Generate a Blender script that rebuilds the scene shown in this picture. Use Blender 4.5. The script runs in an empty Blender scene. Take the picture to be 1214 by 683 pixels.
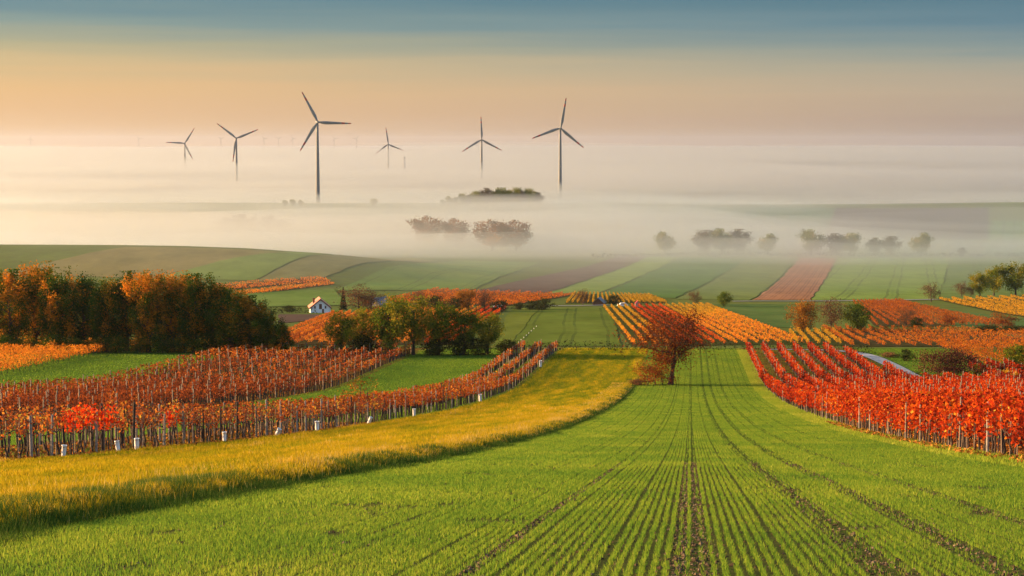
import bpy, math
import numpy as np
from mathutils import Vector

SC = bpy.context.scene
COL = SC.collection
RNG = np.random.default_rng(7)
F, PW, PH, HOR = 2265.0, 1214.0, 683.0, 168.0
PITCH = math.atan((PH / 2 - HOR) / F)
SH = 0.094                      # the near fields run this much to the right per metre away
SUN_AZ, SUN_EL = 77.0, 12.5     # degrees left of the view, above the horizon

# ------------------------------------------------------------------ noise
def _h(ix, iy, s):
    n = (ix * 374761393 + iy * 668265263 + s * 974634721) & 0xFFFFFFFF
    n = ((n ^ (n >> 13)) * 1274126177) & 0xFFFFFFFF
    return ((n ^ (n >> 16)) & 0xFFFF) / 65535.0
def vnoise(x, y, s=0):
    x = np.asarray(x, float); y = np.asarray(y, float)
    ix = np.floor(x).astype(np.int64); iy = np.floor(y).astype(np.int64)
    fx = x - ix; fy = y - iy
    fx = fx * fx * (3 - 2 * fx); fy = fy * fy * (3 - 2 * fy)
    a = _h(ix, iy, s); b = _h(ix + 1, iy, s); c = _h(ix, iy + 1, s); d = _h(ix + 1, iy + 1, s)
    return (a + (b - a) * fx) * (1 - fy) + (c + (d - c) * fx) * fy
def fbm(x, y, s=0, o=4):
    t = 0; a = .5; n = 0
    for k in range(o):
        t = t + a * vnoise(x * 2 ** k, y * 2 ** k, s + k * 17); n += a; a *= .5
    return t / n
def sstep(a, b, x):
    t = np.clip((np.asarray(x, float) - a) / (b - a), 0, 1)
    return t * t * (3 - 2 * t)

# ------------------------------------------------------------------ terrain
_P = np.array([(-60, -6), (0, 1.45), (15.6, 3.62), (55, 9.25), (66, 10.8), (114, 17.2), (170, 24.0), (225, 30.0), (258, 33.0), (300, 35.2),
               (350, 37.9), (385, 42.2), (430, 47.4), (470, 50.6), (560, 55.5), (700, 63.2), (800, 68.5), (880, 72.3), (1050, 80), (1250, 87),
               (1500, 95), (1700, 99.3), (1900, 101), (2050, 98.5), (2200, 92.5), (2350, 85), (2450, 81.5), (2530, 82.5), (2750, 92),
               (3300, 106), (4500, 110), (40000, 110)], float)
def _pchip(px, py):
    h = np.diff(px); dl = np.diff(py) / h
    m = np.zeros(len(px))
    for i in range(1, len(px) - 1):
        if dl[i - 1] * dl[i] > 0:
            w1 = 2 * h[i] + h[i - 1]; w2 = h[i] + 2 * h[i - 1]
            m[i] = (w1 + w2) / (w1 / dl[i - 1] + w2 / dl[i])
    m[0] = dl[0]; m[-1] = dl[-1]
    def f(x):
        x = np.clip(np.asarray(x, float), px[0], px[-1])
        i = np.clip(np.searchsorted(px, x) - 1, 0, len(px) - 2)
        t = (x - px[i]) / h[i]
        return ((2 * t**3 - 3 * t**2 + 1) * py[i] + (t**3 - 2 * t**2 + t) * h[i] * m[i]
                + (-2 * t**3 + 3 * t**2) * py[i + 1] + (t**3 - t**2) * h[i] * m[i + 1])
    return f
_prof = _pchip(_P[:, 0], _P[:, 1])
def Z(x, y):
    x = np.asarray(x, float); y = np.asarray(y, float)
    c = x - SH * y
    z = -_prof(y)
    # grassy bank between the meadow and the green field
    z = z + (.20 * (1 - sstep(-8.7, -7.4, c + .5 * (fbm(x * 0 + 3, y / 3.5, 12, 3) - .5))) * (1 - sstep(235, 275, y)) - .5 * sstep(9, 23, -c) * (1 - sstep(200, 330, y))) * sstep(-80, -40, c)
    # long hill on the left
    sg = np.where(y < 1150, 125.0, 210.0)
    z = z + 21.5 * np.exp(-((y - 1150) / sg) ** 2 / 2) / (1 + np.exp(np.clip((x + 85) / 42.0, -50, 50)))
    # gentle undulation, growing with distance
    amp = np.clip((y - 30) / 400, 0, 1)
    z = z + amp * .5 * (fbm(x / 45 + 9.1, y / 60, 3) - .5) + np.clip((y - 1400) / 1000, 0, 1) * 13.0 * (fbm(x / 620 + 2.3, y / 500, 5, 3) - .5)
    return z

_cp, _sp = math.cos(PITCH), math.sin(PITCH)
def ray(px, py):
    u = (px - PW / 2) / F; v = (PH / 2 - py) / F
    d = np.array([u, _cp + v * _sp, -_sp + v * _cp])
    return d / d[1]
_ts = np.geomspace(8, 9000, 2600)
def gp(px, py):
    """Point of the ground that the pixel (px, py) of the photograph looks at."""
    d = ray(px, py)
    zz = Z(d[0] * _ts, _ts); below = np.nonzero(d[2] * _ts <= zz)[0]
    if len(below) == 0:
        t = 2450.0
    else:
        i = max(below[0], 1); a, b = _ts[i - 1], _ts[i]
        for _ in range(24):
            m = .5 * (a + b)
            if d[2] * m <= float(Z(d[0] * m, m)): b = m
            else: a = m
        t = b
    x = d[0] * t
    return np.array([x, t, float(Z(x, t))])
def pxl(x, y):                   # column of the photograph a plan position falls on
    return PW / 2 + F * np.asarray(x) / np.maximum(np.asarray(y), 1e-3)

# ------------------------------------------------------------------ mesh building
def build(name, V, faces, mats, midx=None, tone=None, parent=None, smooth=False):
    """faces: list of int arrays (n,3) or (n,4); one mesh object."""
    V = np.asarray(V, np.float32)
    me = bpy.data.meshes.new(name)
    cnt = [f.shape[1] for f in faces if len(f)]
    fs = [np.asarray(f, np.int32) for f in faces if len(f)]
    loops = np.concatenate([f.ravel() for f in fs]) if fs else np.zeros(0, np.int32)
    tot = np.concatenate([np.full(len(f), k, np.int32) for f, k in zip(fs, cnt)])
    st = np.concatenate([[0], np.cumsum(tot)[:-1]]).astype(np.int32)
    me.vertices.add(len(V)); me.vertices.foreach_set('co', V.ravel())
    me.loops.add(len(loops)); me.loops.foreach_set('vertex_index', loops)
    me.polygons.add(len(tot)); me.polygons.foreach_set('loop_start', st); me.polygons.foreach_set('loop_total', tot)
    if midx is not None:
        me.polygons.foreach_set('material_index', np.asarray(midx, np.int32))
    me.polygons.foreach_set('use_smooth', np.full(len(tot), bool(smooth)))
    me.update(calc_edges=True)
    if tone is not None:
        at = me.attributes.new('tone', 'FLOAT', 'POINT'); at.data.foreach_set('value', np.asarray(tone, np.float32))
    for m in (mats if isinstance(mats, (list, tuple)) else [mats]): me.materials.append(m)
    o = bpy.data.objects.new(name, me); COL.objects.link(o)
    if parent: o.parent = parent
    return o
def tag(o, label=None, cat=None, group=None, kind=None):
    if label: o['label'] = label
    if cat: o['category'] = cat
    if group: o['group'] = group
    if kind: o['kind'] = kind
    return o
def empty(name, loc, rz=0.0, scale=1.0):
    o = bpy.data.objects.new(name, None); COL.objects.link(o)
    o.location = [float(v) for v in loc]; o.rotation_euler = (0, 0, rz); o.scale = (scale,) * 3 if not hasattr(scale, '__len__') else scale
    o.empty_display_size = .5
    return o
def place_copy(proto_parts, name, loc, rz, scale):
    r = empty(name, loc, rz, scale)
    for nm, p in proto_parts:
        c = p.copy(); c.name = nm; COL.objects.link(c); c.parent = r
    return r

class MB:
    def __init__(s): s.v = []; s.q = []; s.t = []; s.qm = []; s.tm = []; s.n = 0
    def add(s, v, q=(), t=(), m=0):
        v = np.asarray(v, float).reshape(-1, 3)
        for f in q: s.q.append([i + s.n for i in f]); s.qm.append(m)
        for f in t: s.t.append([i + s.n for i in f]); s.tm.append(m)
        s.v.append(v); s.n += len(v)
    def box(s, c, h, m=0, rz=0.0):
        c = np.array(c, float); h = np.array(h, float)
        P = np.array([(x, y, z) for z in (-1, 1) for y in (-1, 1) for x in (-1, 1)], float) * h
        ca, sa = math.cos(rz), math.sin(rz)
        P = np.stack([P[:, 0] * ca - P[:, 1] * sa, P[:, 0] * sa + P[:, 1] * ca, P[:, 2]], 1) + c
        s.add(P, [(0, 2, 3, 1), (4, 5, 7, 6), (0, 1, 5, 4), (2, 6, 7, 3), (0, 4, 6, 2), (1, 3, 7, 5)], m=m)
    def tube(s, pts, rad, n=6, m=0, cap=True):
        pts = np.asarray(pts, float); k = len(pts)
        rad = np.broadcast_to(np.asarray(rad, float), (k,))
        T = np.gradient(pts, axis=0); T /= np.linalg.norm(T, axis=1)[:, None] + 1e-9
        up = np.array([0, 0, 1.]) if abs(T[0][2]) < .9 else np.array([1., 0, 0])
        ang = np.arange(n) * 2 * math.pi / n
        V = []
        for i in range(k):
            a = np.cross(T[i], up); a /= np.linalg.norm(a) + 1e-9; b = np.cross(T[i], a); up = -np.cross(T[i], a) if False else up
            V.append(pts[i] + rad[i] * (np.cos(ang)[:, None] * a + np.sin(ang)[:, None] * b))
        V = np.concatenate(V)
        q = [(i * n + j, i * n + (j + 1) % n, (i + 1) * n + (j + 1) % n, (i + 1) * n + j) for i in range(k - 1) for j in range(n)]
        t = []
        if cap:
            V = np.concatenate([V, pts[:1], pts[-1:]])
            c0, c1 = k * n, k * n + 1
            t = [(c0, (j + 1) % n, j) for j in range(n)] + [(c1, (k - 1) * n + j, (k - 1) * n + (j + 1) % n) for j in range(n)]
        s.add(V, q, t, m)
    def make(s, name, mats, parent=None, smooth=False):
        q = np.array(s.q, np.int32).reshape(-1, 4); t = np.array(s.t, np.int32).reshape(-1, 3)
        return build(name, np.concatenate(s.v), [q, t], mats, list(s.qm) + list(s.tm), None, parent, smooth)

def leaf_quads(P, size, rng, flat=.0):
    """P (n,3) leaf centres -> leaf-shaped quads in random attitudes."""
    n = len(P)
    d = rng.normal(size=(n, 3)); d /= np.linalg.norm(d, axis=1)[:, None]
    e = rng.normal(size=(n, 3)); e -= (e * d).sum(1)[:, None] * d; e /= np.linalg.norm(e, axis=1)[:, None]
    s = (np.asarray(size) * rng.uniform(.65, 1.25, n))[:, None]
    V = np.stack([P - d * s * .55, P + e * s * .42 + d * s * .08, P + d * s * .6, P - e * s * .42 + d * s * .08], 1).reshape(-1, 3)
    Q = np.arange(4 * n).reshape(n, 4)
    return V, Q
def blades(base, h, w, rng, lean=.35, tri=False):
    n = len(base)
    a = rng.uniform(0, 2 * math.pi, n); b = rng.uniform(0, 2 * math.pi, n)
    side = np.stack([np.cos(a), np.sin(a), np.zeros(n)], 1) * (np.asarray(w) * .5 * np.ones(n))[:, None]
    ln = np.stack([np.cos(b), np.sin(b), np.zeros(n)], 1) * (np.asarray(h) * lean * rng.uniform(.1, 1, n))[:, None]
    up = np.zeros((n, 3)); up[:, 2] = h
    if tri:
        V = np.stack([base - side, base + side, base + up * .95 + ln], 1).reshape(-1, 3)
        return V, [np.zeros((0, 4), int), np.arange(3 * n).reshape(n, 3)], 3
    mid = base + up * .6 + ln * .3; tip = base + up * .95 + ln
    V = np.stack([base - side, base + side, mid + side * .8, mid - side * .8, tip], 1).reshape(-1, 3)
    k = np.arange(n)[:, None] * 5
    return V, [k + np.array([[0, 1, 2, 3]]), k + np.array([[3, 2, 4]])], 5
def join(parts):
    """parts: list of (V, [Q, T], tone) -> merged."""
    Vs, Qs, Ts, to, n = [], [], [], [], 0
    for V, (Q, T), t in parts:
        Vs.append(V); Qs.append(np.asarray(Q).reshape(-1, 4) + n); Ts.append(np.asarray(T).reshape(-1, 3) + n); to.append(t); n += len(V)
    return np.concatenate(Vs), [np.concatenate(Qs), np.concatenate(Ts)], np.concatenate(to)

# ------------------------------------------------------------------ materials
class NT:
    def __init__(s, name):
        s.m = bpy.data.materials.new(name); s.m.use_nodes = True
        s.t = s.m.node_tree; s.t.nodes.clear()
        s.out = s.n('ShaderNodeOutputMaterial')
    def n(s, t, **kw):
        nd = s.t.nodes.new(t)
        for k, v in kw.items(): setattr(nd, k, v)
        return nd
    def l(s, a, b): s.t.links.new(a, b)
    def math(s, op, a, b=None, clamp=False):
        nd = s.n('ShaderNodeMath', operation=op, use_clamp=clamp)
        for i, v in enumerate((a, b)):
            if v is None: continue
            if isinstance(v, (int, float)): nd.inputs[i].default_value = v
            else: s.l(v, nd.inputs[i])
        return nd.outputs[0]
    def ramp(s, fac, stops, interp='LINEAR'):
        nd = s.n('ShaderNodeValToRGB'); nd.color_ramp.interpolation = interp
        el = nd.color_ramp.elements
        while len(el) < len(stops): el.new(.5)
        for e, (p, c) in zip(el, stops): e.position = p; e.color = (*c, 1)
        s.l(fac, nd.inputs[0]); return nd.outputs[0]
    def noise(s, vec, scale, detail=4, rough=.6):
        nd = s.n('ShaderNodeTexNoise'); nd.inputs['Scale'].default_value = scale
        nd.inputs['Detail'].default_value = detail; nd.inputs['Roughness'].default_value = rough
        if vec is not None: s.l(vec, nd.inputs['Vector'])
        return nd.outputs['Fac']
    def mix(s, fac, a, b, blend='MIX'):
        nd = s.n('ShaderNodeMix', data_type='RGBA', blend_type=blend)
        for i, v in ((0, fac), (6, a), (7, b)):
            if isinstance(v, (int, float)): nd.inputs[i].default_value = v
            elif isinstance(v, tuple): nd.inputs[i].default_value = (*v, 1)
            else: s.l(v, nd.inputs[i])
        return nd.outputs[2]
    def pos(s): return s.n('ShaderNodeTexCoord').outputs['Object']
    def stretch(s, vec, sc, rz=0.0):
        nd = s.n('ShaderNodeMapping'); nd.inputs['Scale'].default_value = sc; nd.inputs['Rotation'].default_value = (0, 0, rz)
        s.l(vec, nd.inputs['Vector']); return nd.outputs[0]
    def surf(s, sh): s.l(sh, s.out.inputs['Surface']); return s.m

def leaf_mat(name, stops, trans=.4, obj_var=.0, gloss=.0):
    k = NT(name)
    a = k.n('ShaderNodeAttribute', attribute_name='tone').outputs['Fac']
    if obj_var:
        r = k.n('ShaderNodeObjectInfo').outputs['Random']
        a = k.math('ADD', a, k.math('MULTIPLY', k.math('SUBTRACT', r, .5), obj_var), True)
    c = k.ramp(a, stops)
    d = k.n('ShaderNodeBsdfDiffuse'); k.l(c, d.inputs['Color'])
    t = k.n('ShaderNodeBsdfTranslucent'); k.l(c, t.inputs['Color'])
    m = k.n('ShaderNodeMixShader'); m.inputs[0].default_value = trans
    k.l(d.outputs[0], m.inputs[1]); k.l(t.outputs[0], m.inputs[2])
    if gloss:
        g = k.n('ShaderNodeBsdfGlossy'); g.inputs['Roughness'].default_value = .45
        m2 = k.n('ShaderNodeMixShader'); m2.inputs[0].default_value = gloss
        k.l(m.outputs[0], m2.inputs[1]); k.l(g.outputs[0], m2.inputs[2]); m = m2
    return k.surf(m.outputs[0])
def plain(name, col, rough=.8, var=.25, scale=3.0, metallic=0.0, bump=0.0):
    k = NT(name); p = k.pos()
    f = k.noise(p, scale)
    c = k.ramp(f, [(.25, tuple(x * (1 - var) for x in col)), (.75, tuple(min(x * (1 + var), 1) for x in col))])
    b = k.n('ShaderNodeBsdfPrincipled'); k.l(c, b.inputs['Base Color']); b.inputs['Roughness'].default_value = rough
    b.inputs['Metallic'].default_value = metallic; b.inputs['Specular IOR Level'].default_value = .25
    if bump:
        bm = k.n('ShaderNodeBump'); bm.inputs['Strength'].default_value = bump; k.l(f, bm.inputs['Height']); k.l(bm.outputs[0], b.inputs['Normal'])
    return k.surf(b.outputs[0])
def ground_mat(name, c1, c2, c3=None, s1=.03, s2=.6, lines=None, bump=.6, sheen=0.0):
    """Two scales of patchiness; lines = (direction angle, period, width, colour, strength) wheel tracks."""
    k = NT(name); p = k.pos()
    big = k.noise(p, s1, 4); fine = k.noise(p, s2, 5, .7)
    c = k.ramp(big, [(.35, c1), (.65, c2)])
    if c3: c = k.mix(k.ramp(fine, [(.42, (0, 0, 0)), (.68, (1, 1, 1))]), c, c3)
    if lines:
        ang, per, wid, lc, stg = lines
        sp = k.n('ShaderNodeSeparateXYZ'); k.l(p, sp.inputs[0])
        u = k.math('ADD', k.math('MULTIPLY', sp.outputs[0], math.cos(ang)), k.math('MULTIPLY', sp.outputs[1], -math.sin(ang)))
        wob = k.math('MULTIPLY', k.math('SUBTRACT', k.noise(p, .01, 2), .5), per * .25)
        fr = k.math('FRACT', k.math('DIVIDE', k.math('ADD', u, wob), per))
        dd = k.math('ABSOLUTE', k.math('SUBTRACT', fr, .5))
        mk = k.math('LESS_THAN', dd, wid / per / 2)
        pair = k.math('LESS_THAN', k.math('ABSOLUTE', k.math('SUBTRACT', dd, wid / per * 1.9)), wid / per / 2)
        mk = k.math('MAXIMUM', k.math('MULTIPLY', mk, 0.25), pair)
        mk = k.math('MULTIPLY', mk, k.math('MULTIPLY', k.ramp(k.noise(p, .02, 2), [(.3, (.3,) * 3), (.6, (1,) * 3)]), stg))
        c = k.mix(mk, c, lc)
    mid = k.noise(k.stretch(p, (1, .35, 1)), s1 * 6, 4, .65)
    c = k.mix(.55, c, k.ramp(mid, [(.3, (.62, .62, .6)), (.7, (1.25, 1.22, 1.15))]), 'MULTIPLY')
    d = k.n('ShaderNodeBsdfDiffuse'); k.l(c, d.inputs['Color'])
    if bump:
        bm = k.n('ShaderNodeBump'); bm.inputs['Strength'].default_value = bump; bm.inputs['Distance'].default_value = .3
        k.l(fine, bm.inputs['Height']); k.l(bm.outputs[0], d.inputs['Normal'])
    return k.surf(d.outputs[0])
def vol_mat(name, col, dens, g):
    k = NT(name); v = k.n('ShaderNodeVolumePrincipled')
    v.inputs['Color'].default_value = (*col, 1); v.inputs['Density'].default_value = dens; v.inputs['Anisotropy'].default_value = g
    k.l(v.outputs[0], k.out.inputs['Volume']); return k.m

M = {}
M['wheat'] = leaf_mat('wheat_blade', [(0, (.045, .12, .022)), (.4, (.125, .23, .024)), (.75, (.24, .305, .030)), (1, (.37, .385, .065))], .5)
M['meadow'] = leaf_mat('meadow_blade', [(0, (.05, .105, .008)), (.3, (.15, .18, .009)), (.6, (.34, .26, .010)), (.85, (.45, .29, .015)), (1, (.48, .35, .11))], .45)
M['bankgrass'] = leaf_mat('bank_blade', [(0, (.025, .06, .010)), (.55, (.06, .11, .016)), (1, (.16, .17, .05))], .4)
M['leaf_red'] = leaf_mat('red_vine_leaf', [(0, (.11, .014, .008)), (.35, (.36, .030, .009)), (.65, (.53, .075, .010)), (.9, (.62, .18, .016)), (1, (.55, .35, .05))], .5, .25)
M['leaf_rust'] = leaf_mat('rust_row_leaf', [(0, (.14, .04, .012)), (.4, (.36, .085, .012)), (.7, (.48, .15, .014)), (1, (.55, .27, .03))], .45)
M['leaf_brown'] = leaf_mat('rusty_vine_leaf', [(0, (.07, .022, .012)), (.4, (.20, .045, .014)), (.7, (.38, .09, .016)), (.92, (.52, .22, .03)), (1, (.50, .36, .05))], .45, .25)
M['leaf_scarlet'] = leaf_mat('scarlet_vine_leaf', [(0, (.36, .02, .006)), (.5, (.60, .045, .008)), (.9, (.66, .14, .012)), (1, (.68, .35, .04))], .5)
M['leaf_yellow'] = leaf_mat('yellow_vine_leaf', [(0, (.22, .15, .015)), (.4, (.45, .25, .02)), (.75, (.62, .30, .02)), (1, (.66, .20, .02))], .45)
M['leaf_orange'] = leaf_mat('orange_vine_leaf', [(0, (.26, .06, .012)), (.4, (.50, .13, .014)), (.75, (.62, .22, .02)), (1, (.60, .32, .03))], .45)
M['crown_mixed'] = leaf_mat('turning_crown', [(0, (.018, .045, .006)), (.42, (.045, .085, .008)), (.6, (.10, .105, .010)), (.74, (.36, .15, .012)), (1, (.58, .20, .014))], .35, .22)
M['crown_olive'] = leaf_mat('olive_crown', [(0, (.028, .055, .008)), (.5, (.08, .125, .012)), (.8, (.17, .19, .016)), (1, (.28, .21, .02))], .35, .2)
M['crown_dark'] = leaf_mat('dark_crown', [(0, (.014, .022, .008)), (.6, (.035, .045, .012)), (1, (.08, .07, .016))], .25, .1)
M['crown_orange'] = leaf_mat('orange_crown', [(0, (.07, .045, .010)), (.5, (.22, .09, .012)), (.85, (.40, .16, .018)), (1, (.45, .25, .03))], .4, .1)
M['crown_rust'] = leaf_mat('rust_crown', [(0, (.08, .022, .010)), (.5, (.20, .05, .012)), (.85, (.36, .11, .016)), (1, (.42, .20, .03))], .4, .1)
M['crown_bare'] = leaf_mat('thin_brown_crown', [(0, (.06, .035, .022)), (.6, (.13, .065, .032)), (1, (.24, .11, .04))], .3, .1)
M['crown_maroon'] = leaf_mat('maroon_crown', [(0, (.035, .014, .012)), (.6, (.085, .028, .02)), (1, (.16, .06, .03))], .25, .1)
M['crown_grey'] = leaf_mat('grey_brown_crown', [(0, (.05, .045, .03)), (.6, (.10, .085, .055)), (1, (.17, .13, .07))], .3, .1)
M['bark'] = plain('bark', (.055, .04, .03), .9, .4, 6, bump=.4)
M['vinewood'] = plain('vine_bark', (.05, .035, .026), .9, .5, 9, bump=.4)
M['post'] = plain('weathered_post', (.17, .135, .10), .85, .45, 5)
M['stake'] = plain('stake_wood', (.22, .16, .11), .85, .4, 7)
M['white'] = plain('white_plastic', (.78, .78, .76), .5, .08, 4)
M['litter'] = leaf_mat('fallen_leaf', [(0, (.10, .04, .02)), (.5, (.28, .09, .02)), (1, (.48, .22, .04))], .1)

# ------------------------------------------------------------------ ground (one sheet to the horizon)
cs = np.unique(np.round(np.concatenate([
    -np.geomspace(130, 16000, 44), np.arange(-130, -24, 3.0), np.arange(-24, -9, .75), np.arange(-9, -7, .125), np.arange(-7, 12, .5),
    np.arange(12, 60, 2), np.arange(60, 131, 4), np.geomspace(131, 16000, 44), [-23.0, -7.5, 8.3, 9.3, -47.4, -31.5, -79.5, -99]]), 3))
ds = np.unique(np.round(np.concatenate([np.arange(-40, 8, 4.0), np.arange(8, 120, 1.0), np.arange(120, 400, 2.0), np.arange(400, 1000, 8), np.geomspace(1000, 3600, 150), np.geomspace(3601, 32000, 30)]), 3))
CC, DD = np.meshgrid(cs, ds)
XX = CC + SH * DD
V = np.stack([XX, DD, Z(XX, DD)], -1).reshape(-1, 3)
nc, nd = len(cs), len(ds)
ii = (np.arange(nd - 1)[:, None] * nc + np.arange(nc - 1)[None, :]).ravel()
Q = np.stack([ii, ii + 1, ii + nc + 1, ii + nc], 1)
fc = (cs[:-1] + cs[1:])[None, :] / 2 * np.ones((nd - 1, 1)); fd = ((ds[:-1] + ds[1:]) / 2)[:, None] * np.ones((1, nc - 1))
mi = np.zeros((nd - 1, nc - 1), int)
near = fd < 352
mi[near & (fc > -7.5) & (fc < 8.3)] = 1          # winter wheat
mi[near & (fc > -23) & (fc <= -7.5)] = 2         # meadow
mi[near & (fc >= 8.3) & (fc < 9.3)] = 3          # headland
mi[near & (fc >= 9.3) & (fc < 60)] = 4           # under the red vines
mi[near & (fc > 30.3) & (fc < 60) & (fd > 262)] = 5
mi[near & (fc > -31.5) & (fc <= -23)] = 4        # under the near rows
mi[near & (fc > -47.4) & (fc <= -31.5)] = 5        # green strip
mi[near & (fc > -79.5) & (fc <= -47.4)] = 4          # rusty vineyard
mi[near & (fc <= -79.5)] = 5
g_base = ground_mat('valley_grass', (.075, .115, .028), (.11, .14, .035), (.085, .10, .03), .004, .12)
def wheat_soil():
    k = NT('wheat_soil'); p = k.pos()
    sp = k.n('ShaderNodeSeparateXYZ'); k.l(p, sp.inputs[0])
    fine = k.noise(p, 4.0, 5, .7); big = k.noise(p, .06, 3)
    soil = k.ramp(fine, [(.3, (.030, .024, .014)), (.7, (.075, .055, .030))])
    green = k.ramp(big, [(.3, (.055, .105, .012)), (.7, (.10, .15, .015))])
    far = k.math('MULTIPLY', k.math('SUBTRACT', sp.outputs[1], 25), 1 / 130, True)
    c = k.mix(k.math('ADD', k.math('MULTIPLY', far, .6), .34), soil, green)
    cc = k.math('SUBTRACT', sp.outputs[0], k.math('MULTIPLY', sp.outputs[1], SH))
    for c0, w in ((0.0, .11), (1.7, .12), (2.75, .10), (4.1, .08), (-1.9, .06)):
        dlt = k.math('ABSOLUTE', k.math('SUBTRACT', cc, c0))
        mk = k.math('LESS_THAN', dlt, w)
        c = k.mix(k.math('MULTIPLY', mk, .55), c, (.040, .060, .014))
    d = k.n('ShaderNodeBsdfDiffuse'); k.l(c, d.inputs['Color'])
    bm = k.n('ShaderNodeBump'); bm.inputs['Strength'].default_value = .8; bm.inputs['Distance'].default_value = .06
    k.l(fine, bm.inputs['Height']); k.l(bm.outputs[0], d.inputs['Normal'])
    return k.surf(d.outputs[0])
def meadow_ground():
    k = NT('meadow_turf'); p = k.pos()
    st = k.stretch(p, (1.2, .10, 1), SH)
    big = k.noise(st, .55, 4); fine = k.noise(p, 2.2, 5, .7)
    c = k.ramp(big, [(.3, (.10, .125, .008)), (.5, (.24, .19, .008)), (.7, (.36, .22, .009))])
    c = k.mix(k.math('MULTIPLY', fine, .5), c, (.12, .12, .015))
    d = k.n('ShaderNodeBsdfDiffuse'); k.l(c, d.inputs['Color'])
    bm = k.n('ShaderNodeBump'); bm.inputs['Strength'].default_value = .7; bm.inputs['Distance'].default_value = .15
    k.l(fine, bm.inputs['Height']); k.l(bm.outputs[0], d.inputs['Normal'])
    return k.surf(d.outputs[0])
g_head = ground_mat('headland_turf', (.13, .15, .018), (.22, .20, .02), (.10, .11, .018), .2, 2.0)
g_vine = ground_mat('vineyard_soil', (.06, .07, .016), (.11, .075, .022), (.16, .06, .02), .12, 1.6)
g_green = ground_mat('lush_turf', (.055, .12, .012), (.10, .16, .016), (.075, .115, .014), .035, .9, (math.atan(SH) , 4.2, .35, (.04, .075, .012), .7))
tag(build('ground', V, [Q], [g_base, wheat_soil(), meadow_ground(), g_head, g_vine, g_green], mi.ravel(), None, None, True), kind='structure')

# ------------------------------------------------------------------ far fields: draped sheets
def drape(name, quad, mat, lift=.15, nu=40, nv=40):
    """quad: four photograph pixels (near-left, near-right, far-right, far-left) laid on the ground."""
    A, B, C_, D = [gp(*q)[:2] for q in quad]
    u = np.linspace(0, 1, nu)[None, :, None]; v = np.linspace(0, 1, nv)[:, None, None]
    P = (A * (1 - u) + B * u) * (1 - v) + (D * (1 - u) + C_ * u) * v
    x, y = P[..., 0], P[..., 1]
    jit = np.clip(y.mean() / 350, .8, 4); x = x + jit * .5 * (fbm(x / 19, y / 19, 301, 3) - .5) * 2
    V = np.stack([x, y, Z(x, y) + lift], -1).reshape(-1, 3)
    i = (np.arange(nv - 1)[:, None] * nu + np.arange(nu - 1)[None, :]).ravel()
    return tag(build(name, V, [np.stack([i, i + 1, i + nu + 1, i + nu], 1)], mat, None, None, None, True), kind='structure')
def qdir(q):
    A = (gp(*q[0]) + gp(*q[1])) / 2; B = (gp(*q[2]) + gp(*q[3])) / 2
    return math.atan2(B[0] - A[0], B[1] - A[1])
def crop(name, mname, quad, c1, c2, c3=None, track=None, lift=.15, s1=.012, s2=.15):
    ln = (qdir(quad), track[0], track[1], track[2], track[3]) if track else None
    return drape(name, quad, ground_mat(mname, c1, c2, c3, s1, s2, ln), lift)
DK = (.035, .055, .018)
crop('green_field', 'centre_crop', [(604, 411), (737, 411), (722, 365.5), (640, 366)], (.075, .12, .020), (.10, .14, .024), (.085, .11, .022), (13, .9, DK, .5))
crop('grass_field', 'centre_grass', [(585, 411), (603, 411), (639, 366), (606, 366)], (.09, .13, .022), (.12, .15, .026), (.09, .11, .022))
crop('ploughed_field', 'valley_plough', [(560, 346), (648, 347), (768, 304), (738, 302.5)], (.085, .062, .05), (.10, .075, .058), None, None, .2)
crop('green_field', 'valley_light', [(649, 348), (704, 349), (803, 306), (770, 304)], (.12, .18, .042), (.14, .20, .05), None, None, .2)
crop('green_field', 'valley_dark', [(705, 351), (798, 354), (884, 307), (805, 305.5)], (.06, .12, .03), (.075, .135, .035), None, None, .2)
crop('green_field', 'valley_mid', [(800, 355), (890, 356), (944, 307), (886, 306.5)], (.095, .14, .042), (.115, .155, .046), None, None, .2)
crop('ploughed_field', 'valley_pink', [(893, 356), (960, 356), (991, 306.5), (948, 306)], (.20, .105, .06), (.25, .135, .075), None, (5, .9, (.13, .07, .045), .8), .2)
crop('green_field', 'valley_tracks', [(962, 356), (1110, 356), (1125, 306.5), (993, 306)], (.115, .185, .045), (.14, .205, .05), None, (22, 1.3, (.05, .07, .03), .55), .2)
crop('green_field', 'valley_right', [(1111, 356), (1225, 353), (1225, 306), (1127, 306)], (.085, .14, .042), (.105, .155, .046), None, (30, 1.3, (.05, .07, .03), .45), .2)
crop('green_field', 'slope_right', [(862, 386), (960, 390), (960, 361), (800, 361)], (.055, .105, .03), (.07, .12, .033), (.085, .12, .035))
crop('green_field', 'slope_far_right', [(1110, 384), (1225, 405), (1225, 380), (1075, 359)], (.06, .11, .035), (.08, .125, .038))
# the long hill on the left, striped with crops
crop('stubble_field', 'hill_tan', [(0, 326), (180, 330), (345, 300), (150, 293.5)], (.165, .15, .06), (.19, .165, .065), None, None, .25)
crop('green_field', 'hill_green', [(180, 331), (300, 333), (470, 306), (350, 299.5)], (.12, .175, .045), (.15, .20, .05), None, None, .25)
crop('stubble_field', 'hill_brown', [(300, 334), (380, 331), (520, 309.5), (478, 306)], (.14, .145, .055), (.16, .155, .058), None, None, .25)
crop('green_field', 'hill_right', [(395, 345), (560, 344), (640, 311), (540, 309)], (.09, .155, .04), (.13, .18, .046), None, (28, 1.4, (.07, .09, .035), .45), .25)
crop('green_field', 'hill_foot', [(255, 366), (420, 362), (395, 343), (240, 351)], (.10, .16, .04), (.12, .175, .045), None, None, .25)
crop('ploughed_field', 'house_plough', [(330, 384), (372, 380), (380, 373), (330, 373)], (.07, .05, .04), (.09, .065, .05))
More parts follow.
